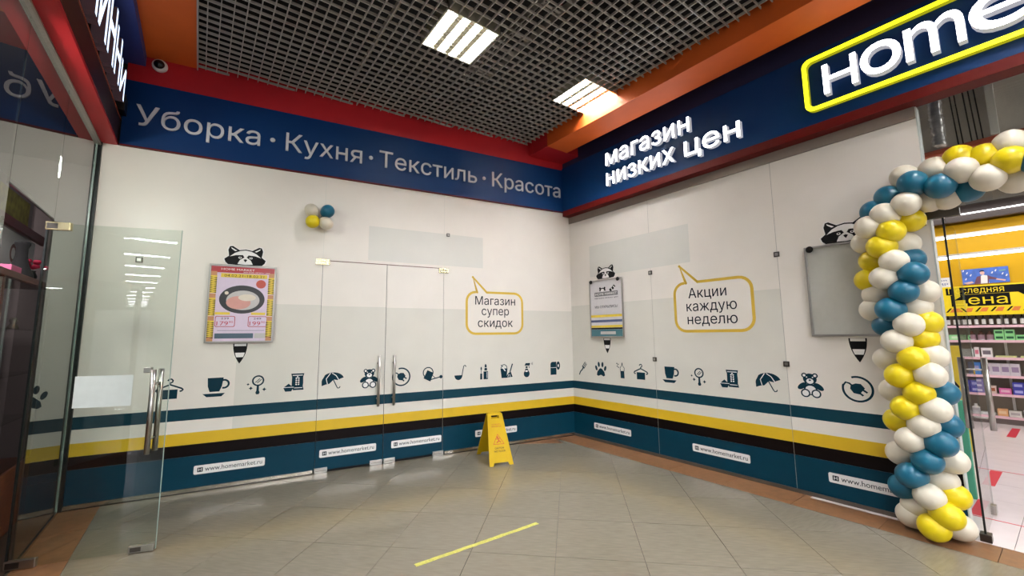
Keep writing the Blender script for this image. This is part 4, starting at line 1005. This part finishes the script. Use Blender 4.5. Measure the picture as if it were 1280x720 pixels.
for r_ in range(2):
    for k in range(5): prod('box', pu, 4.0+k*.122, .475+r_*.098, '%s blue and violet box on the fifth shelf' % ('lower' if r_ == 0 else 'upper'), '%s row of violet boxes on the fifth shelf' % ('lower' if r_ == 0 else 'upper'))
prod('box', pk, 3.86, .475, 'pink box on the fifth shelf', None)
for r_ in range(3): prod('box', mv, 3.56, .475+r_*.078, 'mauve box in the stack on the fifth shelf', 'mauve boxes on the fifth shelf')
prod('box', carton(.09, .1, .12, (226, 200, 190), (160, 90, 60), 'bge'), 3.72, .475, 'beige box between the mauve stack and the pink box', None)
wj = bottle((232, 228, 226), (200, 196, 200), (240, 236, 234), 'wjar', .05, .16)
for k in range(5): prod('jar', wj, 4.06+k*.112, .127, 'white jar on the bottom shelf', 'white jars on the bottom shelf')
prod('box', carton(.11, .1, .11, (226, 170, 120), (236, 200, 160), 'org'), 3.80, .127, 'orange box on the bottom shelf', None)
prod('box', carton(.13, .1, .09, (220, 214, 208), (180, 170, 170), 'gry'), 3.93, .127, 'pale grey box on the bottom shelf', None)
for k in range(3): prod('tray', carton(.16, .12, .04, (196, 200, 200), (230, 230, 230), 'wtr'), 3.3+k*.17, .127, 'flat grey tray on the bottom shelf', 'grey trays on the bottom shelf')
# yellow price banner and poster
bn = empty('price_banner', Bpt(3.0, -SB+.012), ROT_B, label='yellow banner with black blocks and a big two-line price slogan above the shelves', cat='banner')
by_ = mat('banner_yellow', (244, 216, 30), .4)
MB().box(.27, 2.2, -.01, .0, 1.74, 2.24).build('board', by_, bn)
m = MB(); m.box(.35, 1.27, -.012, -.0101, 2.095, 2.215); m.box(.40, 1.06, -.012, -.0101, 1.895, 2.09); m.prism([(1.27, 2.215), (1.27, 2.12), (1.12, 2.12), (1.26, 2.0), (1.36, 2.0), (1.48, 2.0), (1.4, 2.06), (1.4, 2.215)], -.012, -.0101)
m.build('black_block', blk, bn)
m = MB(); text_fit(m, 'Последняя', .38, 1.01, 2.115, .075, -.0135, -.0121, 0, .03, 'x'); m.build('lettering', by_, bn)
m = MB(); text_fit(m, 'Цена', .42, 1.03, 1.925, .115, -.0135, -.0121, 0, .04, 'x'); m.build('lettering', by_, bn)
m = MB()
for k in range(10): m.prism([(.32+k*.17, 1.80), (.345+k*.17, 1.80), (.40+k*.17, 1.87), (.375+k*.17, 1.87)], -.012, -.0101)
m.build('slash', blk, bn)
m = MB()
for k in range(10): m.prism([(.37+k*.17, 1.80), (.45+k*.17, 1.80), (.48+k*.17, 1.865), (.41+k*.17, 1.865)], -.012, -.0101)
m.build('orange_mark', mat('mark_orange', (226, 130, 60), .5), bn)
ad = empty('advert_poster', Bpt(3.815, -SB+.012, 2.26), ROT_B, label='blue advert with a dark-haired figure above the yellow banner', cat='poster')
MB().box(-.27, .27, -.006, 0, 0, .255).build('sheet', mat('advert_blue', (76, 112, 196), .4, noise=.25, nscale=12), ad)
m = MB(); m.LAY = .0007
m.C(-1.5, 17.5, 2.6, 9, 0, rz=3); m.P([(-5, 0), (5, 0), (3.5, 13), (-1, 14.5), (-5, 12)], 10, 1); m.P([(-12, 0), (-4.6, 0), (-3.4, 13), (-8, 12)], 11, 2); m.P([(4, 13.6), (6.8, 11), (14, 7.6), (13, 5.6), (5, 6.4), (4.4, 0), (3, 0)], 11, 2); m.P([(13, 7), (23, 4), (22, 2), (12.6, 5)], 11, 0)
m.C(-1.7, 20, 2.9, 10, 3, rz=2, a0=0, a1=180); m.P([(-24, 3), (-14, 5), (-12, 2), (-20, 0)], 10, 0)
m.build('figure_print', [mat('skin_print', (220, 180, 168), .5), wht, mat('jacket_print', (110, 70, 90), .5), blk], ad, label='printed figure in a maroon jacket')
m = MB()
for x_, z_ in ((-20, 18), (-16, 14), (-22, 8), (8, 16), (12, 19), (19, 13), (23, 10), (-24, 22)): m.P([(x_, z_), (x_+1.6, z_+3), (x_+2.6, z_+2.4), (x_+1.4, z_-.6)], 9)
m.build('confetti_print', wht, ad); m = MB(); m.P([(17, 18), (24, 18.5), (24, 21), (17, 20.4)], 9); m.build('tag_print', mat('tag_green', (110, 160, 170), .5), ad)
ns = empty('aisle_sign', Bpt(3.33, -SB+.012, 2.235), ROT_B, label='small white sign with blue letters left of the advert', cat='sign')
MB().box(-.09, .09, -.006, 0, 0, .17).build('board', wht, ns); m = MB(); text_fit(m, 'ая', -.05, .05, .11, .022, -.0075, -.006, 0, 0, 'x'); text_fit(m, 'ИР', -.05, .06, .03, .045, -.0075, -.006, 0, .02); m.build('lettering', mat('blue_ink', (60, 80, 150), .5), ns)
# linear lamps
for i, (o_, z_) in enumerate(((5.2, 2.99), (4.0, 2.515))):
    r = empty('linear_lamp', Bpt(4.9, -o_, z_), ROT_B, label='suspended white strip lamp in the shop, %s' % ('the higher one nearer the yellow wall' if i == 0 else 'the lower one nearer the door'), cat='lamp')
    MB().box(-2.2, 2.2, -.022, .022, .0, .03).build('diffuser', mat('strip_lamp', (255, 255, 255), .5, emit=7, ecol=(255, 252, 250)), r); MB().box(-2.2, 2.2, -.03, .03, .031, .06).build('housing', plastic_w, r)
    for x_ in (-1.8, 0, 1.8): MB().tube([(x_, 0, .06), (x_, 0, 3.555-z_)], .003, 6).build('hanger', steeld, r)
# green cardboard stand inside the entrance
gs = empty('green_stand', Bpt(3.925, -1.05), ROT_B, label='narrow green board standing just inside the shop entrance', cat='stand')
MB().bbox(-.05, .05, -.03, .03, .0, .86, .005).build('post', mat('green_card', (70, 150, 120), .5), gs); MB().tube([(0, 0, .86), (-.01, 0, .93), (.02, 0, .98), (-.015, 0, 1.04)], .012, 8).build('black_coil', blk, gs)
ys = MB().bbox(-.05, .05, -.04, .04, .0, 1.30, .004).build('yellow_stand', mat('yellow_card', (216, 190, 60), .5), None, Bpt(3.68, -3.2), ROT_B, 'narrow yellow display post behind the green board', 'stand')
# unseen area lights added to light the shop and left shop interiors
def area(nm, p, sx, sy, pw, rz, col=(1, 1, 1), rx=0):
    l = bpy.data.lights.new(nm, 'AREA'); l.shape = 'RECTANGLE'; l.size = sx; l.size_y = sy; l.energy = pw; l.color = col
    o = bpy.data.objects.new(nm, l); COL.objects.link(o); o.location = p; o.rotation_euler = (rx, 0, rz); return o
area('shop_fill_light', Bpt(4.9, -3.0, 3.5), 3.6, 2.2, SHOP_W, ROT_B, (1, .98, .97))
area('shop_fill_light', Bpt(4.9, -4.9, 3.5), 3.6, .6, SHOP_W*.5, ROT_B, (1, .98, .97))
area('left_shop_fill', L3(-1.0, 1.4, 3.4), 1.2, .4, 20, ROT_L, (1, .93, .92))  # added fill for the left interior, no fixture modelled
la = area('left_shop_side_fill', L3(-2.3, .40, 3.1), .35, .2, 42, 0, (1, .95, .93))  # added fill for the cabinet top, its back turned to the camera
la.rotation_mode = 'QUATERNION'; la.rotation_quaternion = (Vector(L3(-.3, .45, 1.9))-Vector(L3(-2.3, .40, 3.1))).to_track_quat('-Z', 'Y')
